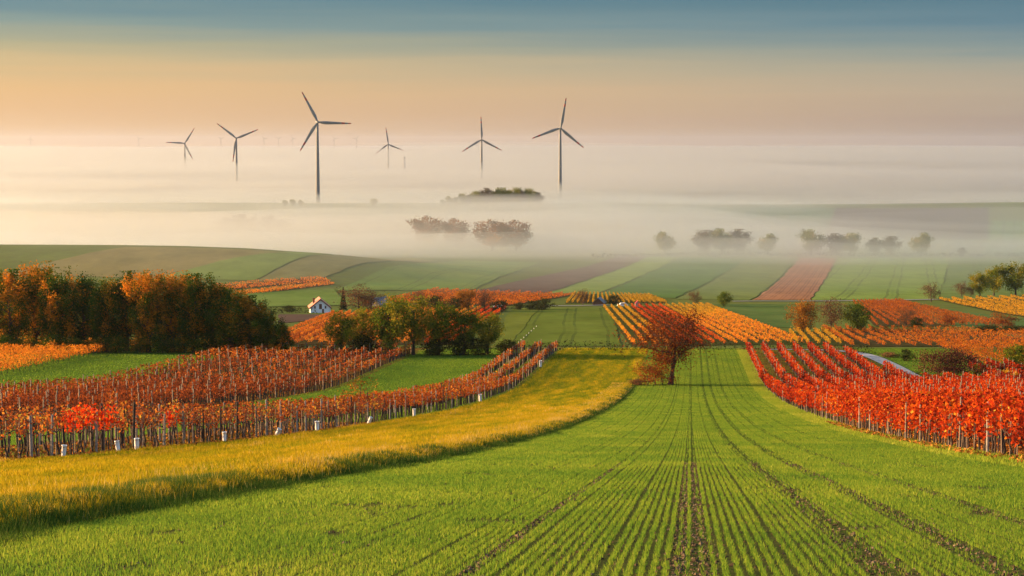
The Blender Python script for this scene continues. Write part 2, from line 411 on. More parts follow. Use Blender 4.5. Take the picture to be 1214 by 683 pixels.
# far ridge
crop('ploughed_field', 'ridge_dark', [(975, 284), (1172, 284), (1172, 247), (992, 247)], (.045, .040, .045), (.060, .052, .055), None, None, .4)
crop('green_field', 'ridge_green', [(650, 272), (974, 284), (991, 247), (680, 246)], (.05, .12, .06), (.065, .13, .065), None, None, .4)
crop('green_field', 'ridge_bright', [(1166, 304), (1230, 304), (1230, 262), (1174, 262)], (.075, .16, .055), (.09, .18, .06), None, (26, 3, (.04, .09, .035), .9), .45)

# ------------------------------------------------------------------ roads
asphalt = plain('asphalt', (.17, .18, .20), .8, .15, .6)
lane_m = plain('pale_lane', (.22, .24, .27), .8, .3, .5)
def ribbon(name, pix, width, mat, lift=.14, plan=None):
    P = np.array([gp(*p)[:2] for p in pix]) if plan is None else plan
    t = np.linspace(0, len(P) - 1, 40); P = np.stack([np.interp(t, np.arange(len(P)), P[:, 0]), np.interp(t, np.arange(len(P)), P[:, 1])], 1)
    for _ in range(3): P[1:-1] = (P[:-2] + 2 * P[1:-1] + P[2:]) / 4
    T = np.gradient(P, axis=0); T /= np.linalg.norm(T, axis=1)[:, None]
    N = np.stack([-T[:, 1], T[:, 0]], 1)
    L, R = P + N * width / 2, P - N * width / 2
    X = np.stack([L, P, R], 1).reshape(-1, 2)
    V = np.column_stack([X, Z(X[:, 0], X[:, 1]) + lift])
    q = [(3 * i + j, 3 * i + j + 1, 3 * i + 4 + j, 3 * i + 3 + j) for i in range(len(P) - 1) for j in (0, 1)]
    return tag(build(name, V, [np.array(q)], mat), kind='structure')
_lane = [(14, 343), (20, 342), (25.5, 339.5), (29, 332), (30.8, 319), (31.5, 300), (31.9, 282), (32.3, 266), (34.5, 250), (38.5, 236)]
ribbon('road', None, 2.5, lane_m, .1, np.array([(c + SH * d, d) for c, d in _lane]))
ribbon('road', [(868, 357.8), (950, 357.6), (1030, 357), (1112, 355.5)], 5.5, asphalt, .3)
ribbon('road', [(640, 363.4), (680, 363.2), (722, 362.2)], 5.0, asphalt, .3)

# ------------------------------------------------------------------ grass
def tufts(cmin, cmax, dmin, dmax, n, jit=None):
    c = RNG.uniform(cmin, cmax, n); d = RNG.uniform(dmin, dmax, n)
    x = c + SH * d
    k = np.abs(x) < .28 * d + 3
    return x[k], d[k], c[k]
def rows_of_wheat():
    parts = []
    rows = np.arange(-7.45, 8.3, .105); ki = np.arange(len(rows)); rows = rows + np.where(ki % 8 == 0, .015, np.where(ki % 8 == 7, -.015, 0))
    tracks = [(-.09, .07), (.13, .07), (1.7, .2), (2.75, .16), (4.1, .11), (-1.9, .07), (-3.6, .05), (6.1, .04)]
    for d0, d1, step, nb, hh, ww, tri in ((13, 27, .034, 4, .068, .0072, False), (27, 48, .05, 3, .075, .012, False), (48, 90, .11, 3, .085, .024, True),
                                          (90, 150, .15, 3, .085, .032, True), (150, 345, .34, 3, .085, .055, True)):
        nd_ = int((d1 - d0) / step)
        c = np.repeat(rows, nd_); d = np.tile(d0 + np.arange(nd_) * step, len(rows))
        d = d + RNG.uniform(-step, step, len(d)) * .7; c = c + RNG.normal(0, .008, len(c)) + .03 * (fbm(c * .0 + d / 9, c, 31, 2) - .5)
        x = c + SH * d
        k = np.abs(x) < .275 * d + 2.5
        if d0 >= 48: k &= (np.repeat(ki % 8, nd_) != 0) | (RNG.random(len(c)) < (.5 if d0 < 90 else .3))
        if d0 >= 100: k &= (np.repeat(ki % 8, nd_) != 7) | (RNG.random(len(c)) < .6)
        gap = fbm(x / .5, d / 1.4, 11, 2)
        k &= gap + .22 * (_h((c * 1000).astype(np.int64), c.astype(np.int64) * 0, 5) - .5) > .205 + .05 * RNG.random(len(c))
        kk = np.ones(len(c), bool)
        for c0, w in tracks:
            wob = .05 * (vnoise(d / 6, d * 0 + c0, 41) - .5)
            kk &= RNG.random(len(c)) < np.clip((np.abs(c + wob - c0) - w * .45) / (w * .9), .16, 1)
        k &= kk
        x, d, c = x[k], d[k], c[k]
        x = np.repeat(x, nb); d = np.repeat(d, nb); c = np.repeat(c, nb); n = len(x)
        sp = .018 if d0 < 48 else step * .3
        x = x + RNG.normal(0, min(sp * .6, .014), n); d = d + RNG.normal(0, sp, n)
        vig = .75 + .5 * fbm(x / 3, d / 5, 23, 3)
        h = hh * vig * RNG.uniform(.55, 1.2, n)
        base = np.column_stack([x, d, Z(x, d) - .01])
        V, QT, m = blades(base, h, ww * RNG.uniform(.7, 1.2, n), RNG, .6, tri)
        t = np.clip(.50 + .5 * (fbm(x / 2.2, d / 4, 51, 3) - .5) + RNG.normal(0, .17, n), 0, 1)
        parts.append((V, QT, np.repeat(t, m)))
    V, QT, t = join(parts)
    tag(build('wheat_shoots', V, QT, M['wheat'], None, t), 'young winter wheat sown in close drill rows across the near field', 'crop', kind='stuff')
rows_of_wheat()

def clods():
    vs, ts, n0 = [], [], 0
    oc = np.array([(1, 0, 0), (-1, 0, 0), (0, 1, 0), (0, -1, 0), (0, 0, 1), (0, 0, -1)], float)
    of = np.array([(0, 2, 4), (2, 1, 4), (1, 3, 4), (3, 0, 4), (2, 0, 5), (1, 2, 5), (3, 1, 5), (0, 3, 5)])
    n = 15000; pick = RNG.integers(0, 6, n); c0 = np.array([-.09, .13, 1.7, 2.75, 4.1, -1.9])[pick]; w = np.array([.06, .06, .15, .12, .08, .06])[pick]
    c = np.where(RNG.random(n) < .62, c0 + RNG.normal(0, 1, n) * w, RNG.uniform(-6, 7, n)); d = 13 + 40 * RNG.random(n) ** 1.6
    x = c + SH * d; r = RNG.uniform(.007, .024, n) * (1 + .5 * (RNG.random(n) > .93))
    P = oc[None] * RNG.uniform(.55, 1.25, (n, 6, 1)) + RNG.normal(0, .15, (n, 6, 3)); P[:, :, 2] *= .7
    V = P * r[:, None, None] + np.column_stack([x, d, Z(x, d) + r * .25])[:, None, :]
    T = (of[None] + 6 * np.arange(n)[:, None, None]).reshape(-1, 3)
    tag(build('soil_clods', V.reshape(-1, 3), [T], M['clod'], None, np.repeat(RNG.random(n), 6)), 'brown clods of soil lying in the wheel tracks and between the drill rows', 'soil', kind='stuff')
M['clod'] = leaf_mat('soil_clod', [(0, (.045, .032, .02)), (.6, (.10, .07, .042)), (1, (.19, .14, .09))], 0)
clods()
def meadow_grass():
    parts = []
    for d0, d1, n, hh, ww, tri in ((17, 36, 170000, .12, .009, False), (36, 70, 150000, .14, .018, False), (70, 150, 130000, .19, .04, True), (150, 350, 120000, .17, .09, True)):
        x, d, c = tufts(-23.2, -7.9, d0, d1, n)
        n = len(x)
        pat = fbm(c / 1.1, d / 9, 61, 3)
        edge = 1 - sstep(-10.2, -8.6, c)     # 0 at the lip
        tf = fbm(x / .55, d / .9, 62, 2); h = hh * (.35 + .8 * pat + .7 * np.clip(tf - .4, 0, 1) * 2) * RNG.uniform(.5, 1.25, n) * (1 + .3 * (1 - edge))
        V, QT, m = blades(np.column_stack([x, d, Z(x, d) - .01]), h, ww * RNG.uniform(.7, 1.2, n), RNG, .55, tri)
        farg = sstep(150, 290, d) * .22
        t = np.clip(.15 + .78 * pat + .35 * (tf - .5) - farg + .22 * (1 - edge) * (RNG.random(n) > .35) + RNG.normal(0, .11, n), 0, 1)
        parts.append((V, QT, np.repeat(t, m)))
    # straw-coloured seed heads on the lip
    x, d, c = tufts(-10.8, -7.6, 17, 262, 24000); n = len(x)
    h = .16 * RNG.uniform(.4, 1.8, n) * (.2 + 1.4 * fbm(x / 1.5, d / 2.2, 5, 3) ** 1.5)
    V, QT, m = blades(np.column_stack([x, d, Z(x, d)]), h, .006 + d * .00022, RNG, .5, True)
    parts.append((V, QT, np.repeat(np.clip(.92 + RNG.normal(0, .08, n), 0, 1), m)))
    V, QT, t = join(parts)
    tag(build('meadow_grass', V, QT, M['meadow'], None, t), 'golden dry meadow grass on the strip above the bank', 'grass', kind='stuff')
    parts = []
    for d0, d1, n, hh, ww in ((17, 45, 60000, .17, .012), (45, 110, 45000, .19, .03), (110, 270, 40000, .2, .06)):
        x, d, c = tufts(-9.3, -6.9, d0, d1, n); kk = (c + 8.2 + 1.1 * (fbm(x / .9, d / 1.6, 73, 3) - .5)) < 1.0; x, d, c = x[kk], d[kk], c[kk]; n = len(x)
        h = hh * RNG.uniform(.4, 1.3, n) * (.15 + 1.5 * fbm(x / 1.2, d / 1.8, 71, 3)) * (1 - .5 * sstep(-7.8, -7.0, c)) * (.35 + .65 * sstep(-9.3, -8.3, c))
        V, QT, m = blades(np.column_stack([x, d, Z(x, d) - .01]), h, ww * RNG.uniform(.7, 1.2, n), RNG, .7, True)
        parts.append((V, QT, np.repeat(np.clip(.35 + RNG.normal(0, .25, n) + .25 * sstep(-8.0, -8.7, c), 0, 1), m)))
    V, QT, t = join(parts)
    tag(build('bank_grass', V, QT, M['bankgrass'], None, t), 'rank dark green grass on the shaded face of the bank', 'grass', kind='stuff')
    parts = []
    for c0, c1, d0, d1, n, hh, ww in ((-48, -23, 60, 150, 65000, .12, .03), (-48.5, -23, 150, 345, 80000, .14, .09), (8.25, 10.5, 40, 345, 50000, .13, .05), (-130, -78, 230, 350, 50000, .16, .14), (11, 48, 90, 345, 60000, .14, .07)):
        x, d, c = tufts(c0, c1, d0, d1, n); n = len(x)
        h = hh * RNG.uniform(.4, 1.2, n)
        V, QT, m = blades(np.column_stack([x, d, Z(x, d) - .01]), h, ww, RNG, .6, True)
        hd = ((c > 8) & (c < 10.6)) * .3
        parts.append((V, QT, np.repeat(np.clip(.3 + hd + .4 * (fbm(x / 5, d / 8, 81, 3) - .3) + RNG.normal(0, .12, n), 0, 1), m)))
    V, QT, t = join(parts)
    tag(build('short_grass', V, QT, M['wheat'], None, t), 'short green grass between the vine rows and on the strips', 'grass', kind='stuff')
meadow_grass()

# ------------------------------------------------------------------ grapevines near the camera
def vine_wood(rng, H=.95):
    b = MB()
    p = [(0, 0, -.05)]; x = y = 0
    for z in np.linspace(.2, H, 4):
        x += rng.normal(0, .035); y += rng.normal(0, .04); p.append((x, y, z))
    b.tube(p, [.05, .038, .034, .036, .03], 6)
    for s in (-1, 1):
        q = [(x, y, H - .03), (x + rng.normal(0, .03), y + s * .22, H + .04), (x, y + s * .5, H + rng.uniform(.0, .08))]
        b.tube(q, [.026, .02, .012], 5)
        for k in range(3):
            yy = y + s * rng.uniform(.05, .5)
            b.tube([(x, yy, H + .03), (x + rng.normal(0, .08), yy + rng.normal(0, .06), H + .45), (x + rng.normal(0, .16), yy + rng.normal(0, .12), H + rng.uniform(.7, 1.0))], [.011, .008, .004], 4)
    return b
def vine_stake(rng):
    b = MB(); l = rng.normal(0, .03, 2)
    b.tube([(.06, .05, -.05), (.06 + l[0], .05 + l[1], rng.uniform(1.1, 1.5))], [.022, .02], 5)
    return b
def vine_leaves(rng, n, z0, z1, size, th, tone0, tsd, clump=6):
    cc = np.column_stack([rng.normal(0, th, clump), rng.uniform(-.5, .5, clump), rng.uniform(z0, z1, clump)])
    k = rng.integers(0, clump, n)
    P = cc[k] + rng.normal(0, 1, (n, 3)) * np.array([.11, .17, .19])
    P[:, 2] = np.clip(P[:, 2], z0 * .8, z1 + .2)
    V, Q = leaf_quads(P, np.full(n, size), rng)
    t = np.clip(tone0 + rng.normal(0, .13, clump)[k] + rng.normal(0, tsd, n), 0, 1)
    return V, Q, np.repeat(t, 4)
def vine_proto(kind, seed):
    r = np.random.default_rng(seed)
    parts = [('trunk', vine_wood(r, .9 if kind != 'red' else .75).make('trunk', M['vinewood'])), ('stake', vine_stake(r).make('stake', M['stake']))]
    if kind == 'red': V, Q, t = vine_leaves(r, 210, .62, 1.85, .125, .13, .46, .2, 14); m = 'leaf_red'
    elif kind == 'scarlet': V, Q, t = vine_leaves(r, 130, 1.15, 1.8, .12, .15, .45, .25, 7); m = 'leaf_scarlet'
    elif kind == 'orange': V, Q, t = vine_leaves(r, 70, 1.05, 1.75, .12, .13, .75, .2, 6); m = 'leaf_brown'
    else: V, Q, t = vine_leaves(r, 60, 1.0, 1.75, .115, .13, .40, .22, 6); m = 'leaf_brown'
    parts.append(('foliage', build('foliage', V, [Q], M[m], None, t)))
    for _, o in parts: COL.objects.unlink(o)
    return parts
PROTO = {'red': [vine_proto('red', 100 + i) for i in range(7)], 'rusty': [vine_proto('rusty', 200 + i) for i in range(6)],
         'orange': [vine_proto('orange', 300 + i) for i in range(3)], 'scarlet': [vine_proto('scarlet', 400 + i) for i in range(3)]}
NROW = [('A', -23.9, 60, 338), ('A', -26.8, 66, 340), ('A', -29.7, 72, 340)]
BROW = [('B', -48.5 - 3.0 * k, 100, 330 + (k % 3) * 4) for k in range(11)]
RROW = [('R', 10.1 + 2.7 * k, 46, 335 if k < 6 else (322 if k == 6 else 284 if k == 7 else (258 if k < 12 else 290))) for k in range(15)]
plants, posts = [], []
for ri, (kind, c0, d0, d1) in enumerate(NROW + BROW + RROW):
    idx = ri if kind == 'A' else (ri - 3 if kind == 'B' else ri - 14)
    d = np.arange(d0, d1, 1.05) + RNG.normal(0, .1, len(np.arange(d0, d1, 1.05)))
    x = c0 + SH * d + RNG.normal(0, .05, len(d))
    p = pxl(x, d); k = (p > -150) & (p < 1370) & (RNG.random(len(d)) > .03)
    for xx, dd_ in zip(x[k], d[k]): plants.append((kind, idx, xx, dd_))
    d = np.arange(d0, d1, {'A': 3.6, 'B': 6.0, 'R': 4.6}[kind]); d = d + RNG.normal(0, .7, len(d)); x = c0 + SH * d + RNG.normal(0, .06, len(d)) + (.12 if kind == 'R' else -.1) * (-1)
    p = pxl(x, d); k = (p > -140) & (p < 1350)
    for xx, dd_ in zip(x[k], d[k]): posts.append((kind, idx, xx, dd_))
def score(q):
    kind, i, x, d = q
    pen = {'A': 18 * i, 'B': 160 + 60 * i, 'R': 22 * i}[kind]
    return d + pen + (0 if -8 < float(pxl(x, d)) < 1222 else 1e4)
plants.sort(key=score); posts.sort(key=score)
ORDN = ['front', 'second', 'third', 'fourth', 'fifth', 'sixth', 'seventh', 'eighth', 'ninth', 'tenth', 'eleventh', 'twelfth', 'thirteenth', 'fourteenth']
for n, (kind, i, x, d) in enumerate(plants[:300]):
    pc = float(pxl(x, d))
    if kind == 'A':
        kd = 'rusty' if RNG.random() > .22 else 'orange'
        lab = 'sparse rusty grapevine on a bare trunk, %s row beside the golden meadow' % ORDN[i]
        if kd == 'orange': lab = 'grapevine with few orange leaves, %s row beside the golden meadow' % ORDN[i]
        if i == 0 and 66 < pc < 128:
            kd = 'scarlet'; lab = 'leafy scarlet grapevine, the brightest plants in the row beside the golden meadow'
        elif i == 0 and 196 < pc < 236 and RNG.random() < .6:
            kd = 'scarlet'; lab = 'smaller scarlet grapevine further along the row from the brightest scarlet ones'
        grp = 'vines in the rows beside the meadow'
    else:
        kd = 'red'; lab = 'dense fiery red grapevine, %s row right of the green field' % ORDN[i]
        grp = 'red vines right of the green field'
    pr = PROTO[kd][int(RNG.integers(len(PROTO[kd])))]
    r = place_copy(pr, 'grapevine', (x, d, float(Z(x, d))), -math.atan(SH) + (math.pi if RNG.random() > .5 else 0), float(RNG.uniform(.93, 1.07)))
    tag(r, lab, 'grapevine', grp)
# the rest of the near vineyards as one mass
def rest_vines():
    Vs, fs, to, mi_, n0 = [], [], [], [], 0
    for kind in ('A', 'B', 'R'):
        q = [p for p in plants[300:] if p[0] == kind]
        x = np.array([p[2] for p in q]); d = np.array([p[3] for p in q]); ri = np.array([p[1] for p in q]); z = Z(x, d)
        lod = np.clip(d / 110, 1, 2.6)
        nl = ({'A': 85, 'B': 88, 'R': 175}[kind] / lod ** 1.5).astype(int)
        z0, z1 = {'A': (.85, 1.8), 'B': (.7, 1.8), 'R': (.5, 1.78)}[kind]
        k = np.repeat(np.arange(len(q)), nl); n = len(k)
        hgt = 1 + .22 * (vnoise(x[k] / 1.7, d[k] / 1.7, 91) - .5)
        P = np.column_stack([x[k] + RNG.normal(0, .18, n), d[k] + RNG.uniform(-.62, .62, n), z[k] + (z0 + (z1 - z0) * RNG.beta(1.25, 1.1, n)) * hgt])
        keep = vnoise(P[:, 0] / .45, P[:, 1] / .45 + P[:, 2] * 2.3, 93) > {'A': .33, 'B': .36, 'R': .22}[kind]
        P, k = P[keep], k[keep]; n = len(k)
        V, Q = leaf_quads(P, .125 * lod[k] ** .75, RNG)
        base = {'A': .42, 'B': .37, 'R': .45}[kind]
        patch = fbm(P[:, 0] / 7, P[:, 1] / 7, 95, 3) - .5
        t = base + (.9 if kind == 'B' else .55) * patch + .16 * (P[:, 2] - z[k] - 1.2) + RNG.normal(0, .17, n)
        if kind == 'R': t = t - .22 * (ri[k] > 11) - .12 * (vnoise(x[k] / 3, d[k] / 3, 97) > .75)
        if kind == 'A': t = t + .18 * sstep(130, 260, d[k])
        if kind == 'B': t = t + .22 * sstep(240, 330, d[k])
        Vs.append(V); fs.append(Q + n0); to.append(np.repeat(np.clip(t, 0, 1), 4)); mi_ += [0 if kind == 'R' else 1] * n; n0 += len(V)
        # trunks as slim three-sided stems
        h = {'A': 1.0, 'B': .9, 'R': .7}[kind]; w = .04 + d * .00012
        ang = np.arange(3) * 2.094
        lo = np.stack([np.column_stack([x + w * math.cos(a), d + w * math.sin(a), z - .05]) for a in ang], 1)
        hi = lo + np.stack([np.column_stack([RNG.normal(0, .05, len(x)), RNG.normal(0, .05, len(x)), np.full(len(x), h)])] * 3, 1)
        V = np.concatenate([lo, hi], 1).reshape(-1, 3); b = np.arange(len(x))[:, None] * 6
        Q = np.concatenate([b + np.array([[0, 1, 4, 3]]), b + np.array([[1, 2, 5, 4]]), b + np.array([[2, 0, 3, 5]])])
        Vs.append(V); fs.append(Q + n0); to.append(np.zeros(len(V))); mi_ += [2] * len(Q); n0 += len(V)
    tag(build('grapevines', np.concatenate(Vs), [np.concatenate(fs)], [M['leaf_red'], M['leaf_brown'], M['vinewood']], mi_, np.concatenate(to)),
        'further grapevines filling the near vineyards behind the front plants', 'grapevines', kind='stuff')
rest_vines()
def post_mesh(seed, h, r, mat):
    rr = np.random.default_rng(seed); b = MB()
    l = rr.normal(0, .035, 2)
    b.tube([(0, 0, -.1), (l[0] * .5, l[1] * .5, h * .5), (l[0], l[1], h - .02), (l[0], l[1], h)], [r, r * .95, r * .9, r * .7], 8)
    return b.make('vine_post', mat)
greyp = plain('silver_post', (.23, .205, .18), .8, .4, 5)
postp = [post_mesh(1, 1.8, .05, M['post']), post_mesh(2, 1.95, .055, greyp), post_mesh(3, 1.7, .05, M['vinewood']), post_mesh(4, 1.9, .055, M['post']), post_mesh(5, 1.65, .05, greyp), post_mesh(6, 1.95, .06, M['vinewood'])]
for o in postp: COL.objects.unlink(o)
pw = ['brown', 'silver grey', 'dark', 'brown', 'silver grey', 'dark']
for n, (kind, i, x, d) in enumerate(posts[:290]):
    j = int(RNG.integers(6)) if kind == 'A' else int(RNG.choice([0, 2, 2, 5])) if kind == 'B' else int(RNG.choice([0, 1, 2, 3, 4, 5], p=[.2, .08, .27, .18, .05, .22]))
    o = postp[j].copy(); COL.objects.link(o); o.name = 'vine_post'
    o.location = (x, d, float(Z(x, d))); o.rotation_euler = (0, 0, float(RNG.uniform(0, 6.28)))
    o.scale = (1, 1, float(RNG.uniform(.85, 1.08)))
    where = 'in the %s row beside the golden meadow' % ORDN[i] if kind == 'A' else ('in the %s red row right of the green field' % ORDN[i] if kind == 'R' else 'in the %s rusty row beyond the green strip' % ORDN[i])
    tag(o, '%s wooden vine post %s' % (pw[j], where), 'post', 'vine posts')
def rest_posts():
    b = MB()
    for kind, i, x, d in posts[290:]:
        z = float(Z(x, d)); r = .05 + d * .00006
        b.tube([(x, d, z - .1), (x + RNG.normal(0, .04), d, z + RNG.uniform(1.8, 2.15))], r, 4)
    tag(b.make('vine_posts', M['post']), 'further wooden posts standing along the vine rows', 'posts', kind='stuff')
rest_posts()
# white plastic guards round the feet of young vines
def guard_mesh():
    b = MB(); n = 10; a = np.arange(n) * 2 * math.pi / n
    prof = [(.075, 0), (.085, .2), (.09, .42), (.11, .46), (.095, .455), (.075, .2), (.06, .02)]
    V = np.concatenate([np.column_stack([r * np.cos(a), r * np.sin(a), np.full(n, z)]) for r, z in prof])
    q = [(k * n + j, k * n + (j + 1) % n, (k + 1) * n + (j + 1) % n, (k + 1) * n + j) for k in range(len(prof) - 1) for j in range(n)]
    b.add(V, q); return b.make('vine_guard', M['white'], smooth=True)
gm = guard_mesh(); COL.objects.unlink(gm)
def guard(x, y, s, lab, grp, tilt=0.0):
    o = gm.copy(); COL.objects.link(o); o.name = 'vine_guard'; o.location = (x, y, float(Z(x, y)) - .01); o.scale = (s, s, s); o.rotation_euler = (tilt * .5, tilt, 0)
    tag(o, lab, 'vine guard', grp)
for p_, s, tl, lab in ((70, 1.0, .1, 'white plastic vine guard beside a grey post below the scarlet vines'), (136, 1.05, -.15, 'leaning white plastic vine guard at the meadow edge, left of the upright one'),
                  (158, 1.15, 0, 'widest upright white vine guard at the meadow edge near the scarlet vines'), (263, 1.15, 0, 'upright white vine guard in the front row, fourth from the left edge'),
                  (324, 1.2, .5, 'crumpled white vine guard slumped at the foot of the front row'), (374, 1.45, 0, 'tall white vine guard in the front row under thin orange vines'),
                  (435, 1.3, .4, 'slumped white vine guard beside the orange sapling in the front row'), (490, 1.4, 0, 'white vine guard in the front row right of the orange sapling'),
                  (569, 1.8, 0, 'white vine guard near the far end of the front row'), (641, 2.2, 0, 'last white vine guard at the far end of the front row by the hedge')):
    d = -23.45 / ((p_ - 607) / F - SH); guard(-23.45 + SH * d, d, s, lab, 'white vine guards in the row beside the meadow', tl)
for t in np.linspace(0, 1, 9):
    g = gp(636 - 24 * t, 388 + 21.5 * t); guard(g[0], g[1], 1.0, 'white guard in the short row of young vines on the grass beyond the hedge', 'white guards of the young vine row')
# leaf litter under the vines
def litter():
    parts = []
    for c0, c1, d0, d1, n in ((-31, -22.9, 58, 140, 9000), (9.2, 14, 46, 130, 7000), (-79, -48, 105, 250, 9000)):
        x, d, c = tufts(c0, c1, d0, d1, n); V, Q = leaf_quads(np.column_stack([x, d, Z(x, d) + .05]), .12 + d * .0004, RNG)
        parts.append((V, [Q, np.zeros((0, 3), int)], np.repeat(RNG.random(len(x)), 4)))
    V, QT, t = join(parts)
    tag(build('fallen_leaves', V, QT, M['litter'], None, t), 'fallen orange and brown vine leaves littering the ground under the rows', 'leaves', kind='stuff')
litter()

# ------------------------------------------------------------------ far vineyards: every row a thing
def vine_row(P0, P1, mat, label, group, tone_fn, h=(.45, 1.6), dens=9, size=.32, width=.15, nm='vine_row'):
    L = float(np.hypot(*(P1 - P0)))
    n = int(L * dens); u = RNG.random(n)
    x = P0[0] + (P1[0] - P0[0]) * u + RNG.normal(0, width, n); y = P0[1] + (P1[1] - P0[1]) * u
    bump = vnoise(u * L / 1.6, u * 0 + P0[0], 7); gap = vnoise(u * L / 3.1, u * 0 + P0[0] * 1.7, 9)
    k = (gap > .13); x, y, u, bump = x[k], y[k], u[k], bump[k]; n = len(x)
    z = Z(x, y) + (h[0] + (h[1] - h[0]) * RNG.beta(1.3, 1.1, n)) * (.75 + .4 * bump)
    V, Q = leaf_quads(np.column_stack([x, y, z]), np.full(n, size), RNG)
    t = np.clip(tone_fn(u) + .35 * (fbm(x / 5, y / 5, 13, 2) - .5) + RNG.normal(0, .14, n), 0, 1)
    r = empty(nm, (*((P0 + P1) / 2), float(Z(*((P0 + P1) / 2)))))
    off = np.array(r.location)
    f = build('foliage', V - off, [Q], mat, None, np.repeat(t, 4), r)
    # stems and posts of the row
    m = max(int(L / 2.5), 2); uu = (np.arange(m) + .5) / m
    sx = P0[0] + (P1[0] - P0[0]) * uu; sy = P0[1] + (P1[1] - P0[1]) * uu; sz = Z(sx, sy); w = .05
    lo = np.stack([np.column_stack([sx + w * math.cos(a), sy + w * math.sin(a), sz - .1]) for a in (0, 2.09, 4.19)], 1); hi = lo + np.array([0, 0, 1.5])
    Vt = np.concatenate([lo, hi], 1).reshape(-1, 3); b = np.arange(m)[:, None] * 6
    Qt = np.concatenate([b + np.array([[0, 1, 4, 3]]), b + np.array([[1, 2, 5, 4]]), b + np.array([[2, 0, 3, 5]])])
    tag(build('stems', Vt - off, [Qt], M['vinewood'], None, None, r), kind='stuff')
    return tag(r, label, 'vine row', group)
NTH = ['first', 'second', 'third', 'fourth', 'fifth', 'sixth', 'seventh', 'eighth', 'ninth', 'tenth', 'eleventh', 'twelfth', 'thirteenth', 'fourteenth', 'fifteenth', 'sixteenth',
       'seventeenth', 'eighteenth', 'nineteenth', 'twentieth', 'twenty-first', 'twenty-second', 'twenty-third', 'twenty-fourth', 'twenty-fifth', 'twenty-sixth', 'twenty-seventh', 'twenty-eighth']
def vineyard(far, near, n, matf, tonef, label, group, soil=None, **kw):
    A0, A1 = [gp(*p)[:2] for p in far]; B0, B1 = [gp(*p)[:2] for p in near]
    if soil:
        u = np.linspace(-.02, 1.02, 22)[None, :, None]; v = np.linspace(-.01, 1.01, 22)[:, None, None]
        P = (B0 * (1 - u) + B1 * u) * (1 - v) + (A0 * (1 - u) + A1 * u) * v; x, y = P[..., 0], P[..., 1]
        i = (np.arange(21)[:, None] * 22 + np.arange(21)[None, :]).ravel()
        tag(build('vineyard_ground', np.stack([x, y, Z(x, y) + .12], -1).reshape(-1, 3), [np.stack([i, i + 1, i + 23, i + 22], 1)], soil, None, None, None, True), kind='structure')
    for k in range(n):
        t = k / max(n - 1, 1)
        vine_row(A0 + (A1 - A0) * t, B0 + (B1 - B0) * t, M[matf(k)], label(k), group, (lambda u, k=k: tonef(k, u)), **kw)
soil1 = ground_mat('far_vine_soil', (.035, .06, .014), (.05, .065, .016), (.06, .04, .018), .02, .2)
soil2 = ground_mat('far_vine_soil_red', (.045, .04, .016), (.07, .045, .018), (.045, .05, .016), .02, .2)
vineyard([(716, 365), (836, 362)], [(752, 410.5), (952, 408)], 16, lambda k: 'leaf_yellow' if k < 4 or k > 8 else 'leaf_red', lambda k, u: (.40 + .55 * sstep(.5, .85, u + .03 * k)) if k < 4 or k > 8 else .5 + .1 * u,
         lambda k: '%s vine row from the left behind the russet tree, %s' % (NTH[k], 'yellow turning orange' if k < 4 or k > 8 else 'deep red'), 'rows of the vineyard behind the russet tree', soil1)
vineyard([(450, 366.5), (600, 365)], [(322, 409), (532, 409)], 16, lambda k: 'leaf_red' if k > 12 else ('leaf_brown' if k < 4 else 'leaf_orange'), lambda k, u: .5 if k > 12 else .6,
         lambda k: '%s vine row from the right behind the olive trees, %s' % (NTH[15 - k], 'red' if k > 12 else ('rusty' if k < 4 else 'orange yellow')), 'rows of the vineyard behind the olive trees', soil2)
vineyard([(396, 372), (455, 371)], [(322, 404), (402, 407)], 7, lambda k: 'leaf_orange' if k != 6 else 'leaf_yellow', lambda k, u: .35 + .06 * k,
         lambda k: '%s orange vine row from the left on the slope below the white house' % NTH[k], 'rows of the slope below the white house', soil2)
vineyard([(520, 343.5), (680, 350)], [(432, 361), (600, 363)], 14, lambda k: 'leaf_rust', lambda k, u: .5,
         lambda k: '%s hazy orange vine row from the left in the vineyard above the farm trees' % NTH[k], 'rows of the vineyard above the farm trees', soil2, dens=7, size=.45)
vineyard([(682, 349), (768, 351)], [(672, 360), (790, 360)], 20, lambda k: 'leaf_yellow', lambda k, u: .25,
         lambda k: '%s pale yellow row from the left, small plot by the valley road' % NTH[k], 'rows of the small plot by the valley road', soil1, dens=7, size=.45)
vineyard([(976, 390), (1225, 394)], [(1012, 411.5), (1345, 411.5)], 19, lambda k: 'leaf_rust', lambda k, u: .55,
         lambda k: '%s orange red row from the left, wide slope right of the three trees' % NTH[k], 'rows of the wide slope right of the three trees', soil2)
vineyard([(936, 394.5), (984, 393)], [(946, 409), (1010, 410)], 6, lambda k: 'leaf_yellow', lambda k, u: .5,
         lambda k: '%s yellow vine row from the left below the three trees' % NTH[k], 'rows of the yellow plot below the three trees', soil1)
vineyard([(1012, 358.5), (1066, 357.5)], [(1040, 387), (1200, 388)], 13, lambda k: 'leaf_rust', lambda k, u: .36,
         lambda k: '%s dull red vine row from the left behind the thin brown tree' % NTH[k], 'rows of the upper red slope', soil2, dens=7)
vineyard([(1114, 356), (1225, 352)], [(1245, 382), (1345, 378)], 9, lambda k: 'leaf_yellow', lambda k, u: .55,
         lambda k: '%s golden vine row from the left under the tall tan trees' % NTH[k], 'rows of the golden plot by the road', soil1, dens=8, size=.4)
vineyard([(258, 345), (250, 340)], [(392, 334), (380, 330.5)], 4, lambda k: 'leaf_orange', lambda k, u: .55,
         lambda k: '%s orange row from the bottom, upper strip on the long hill' % NTH[k], 'rows of the upper strip on the hill', soil2, dens=6, size=.5)
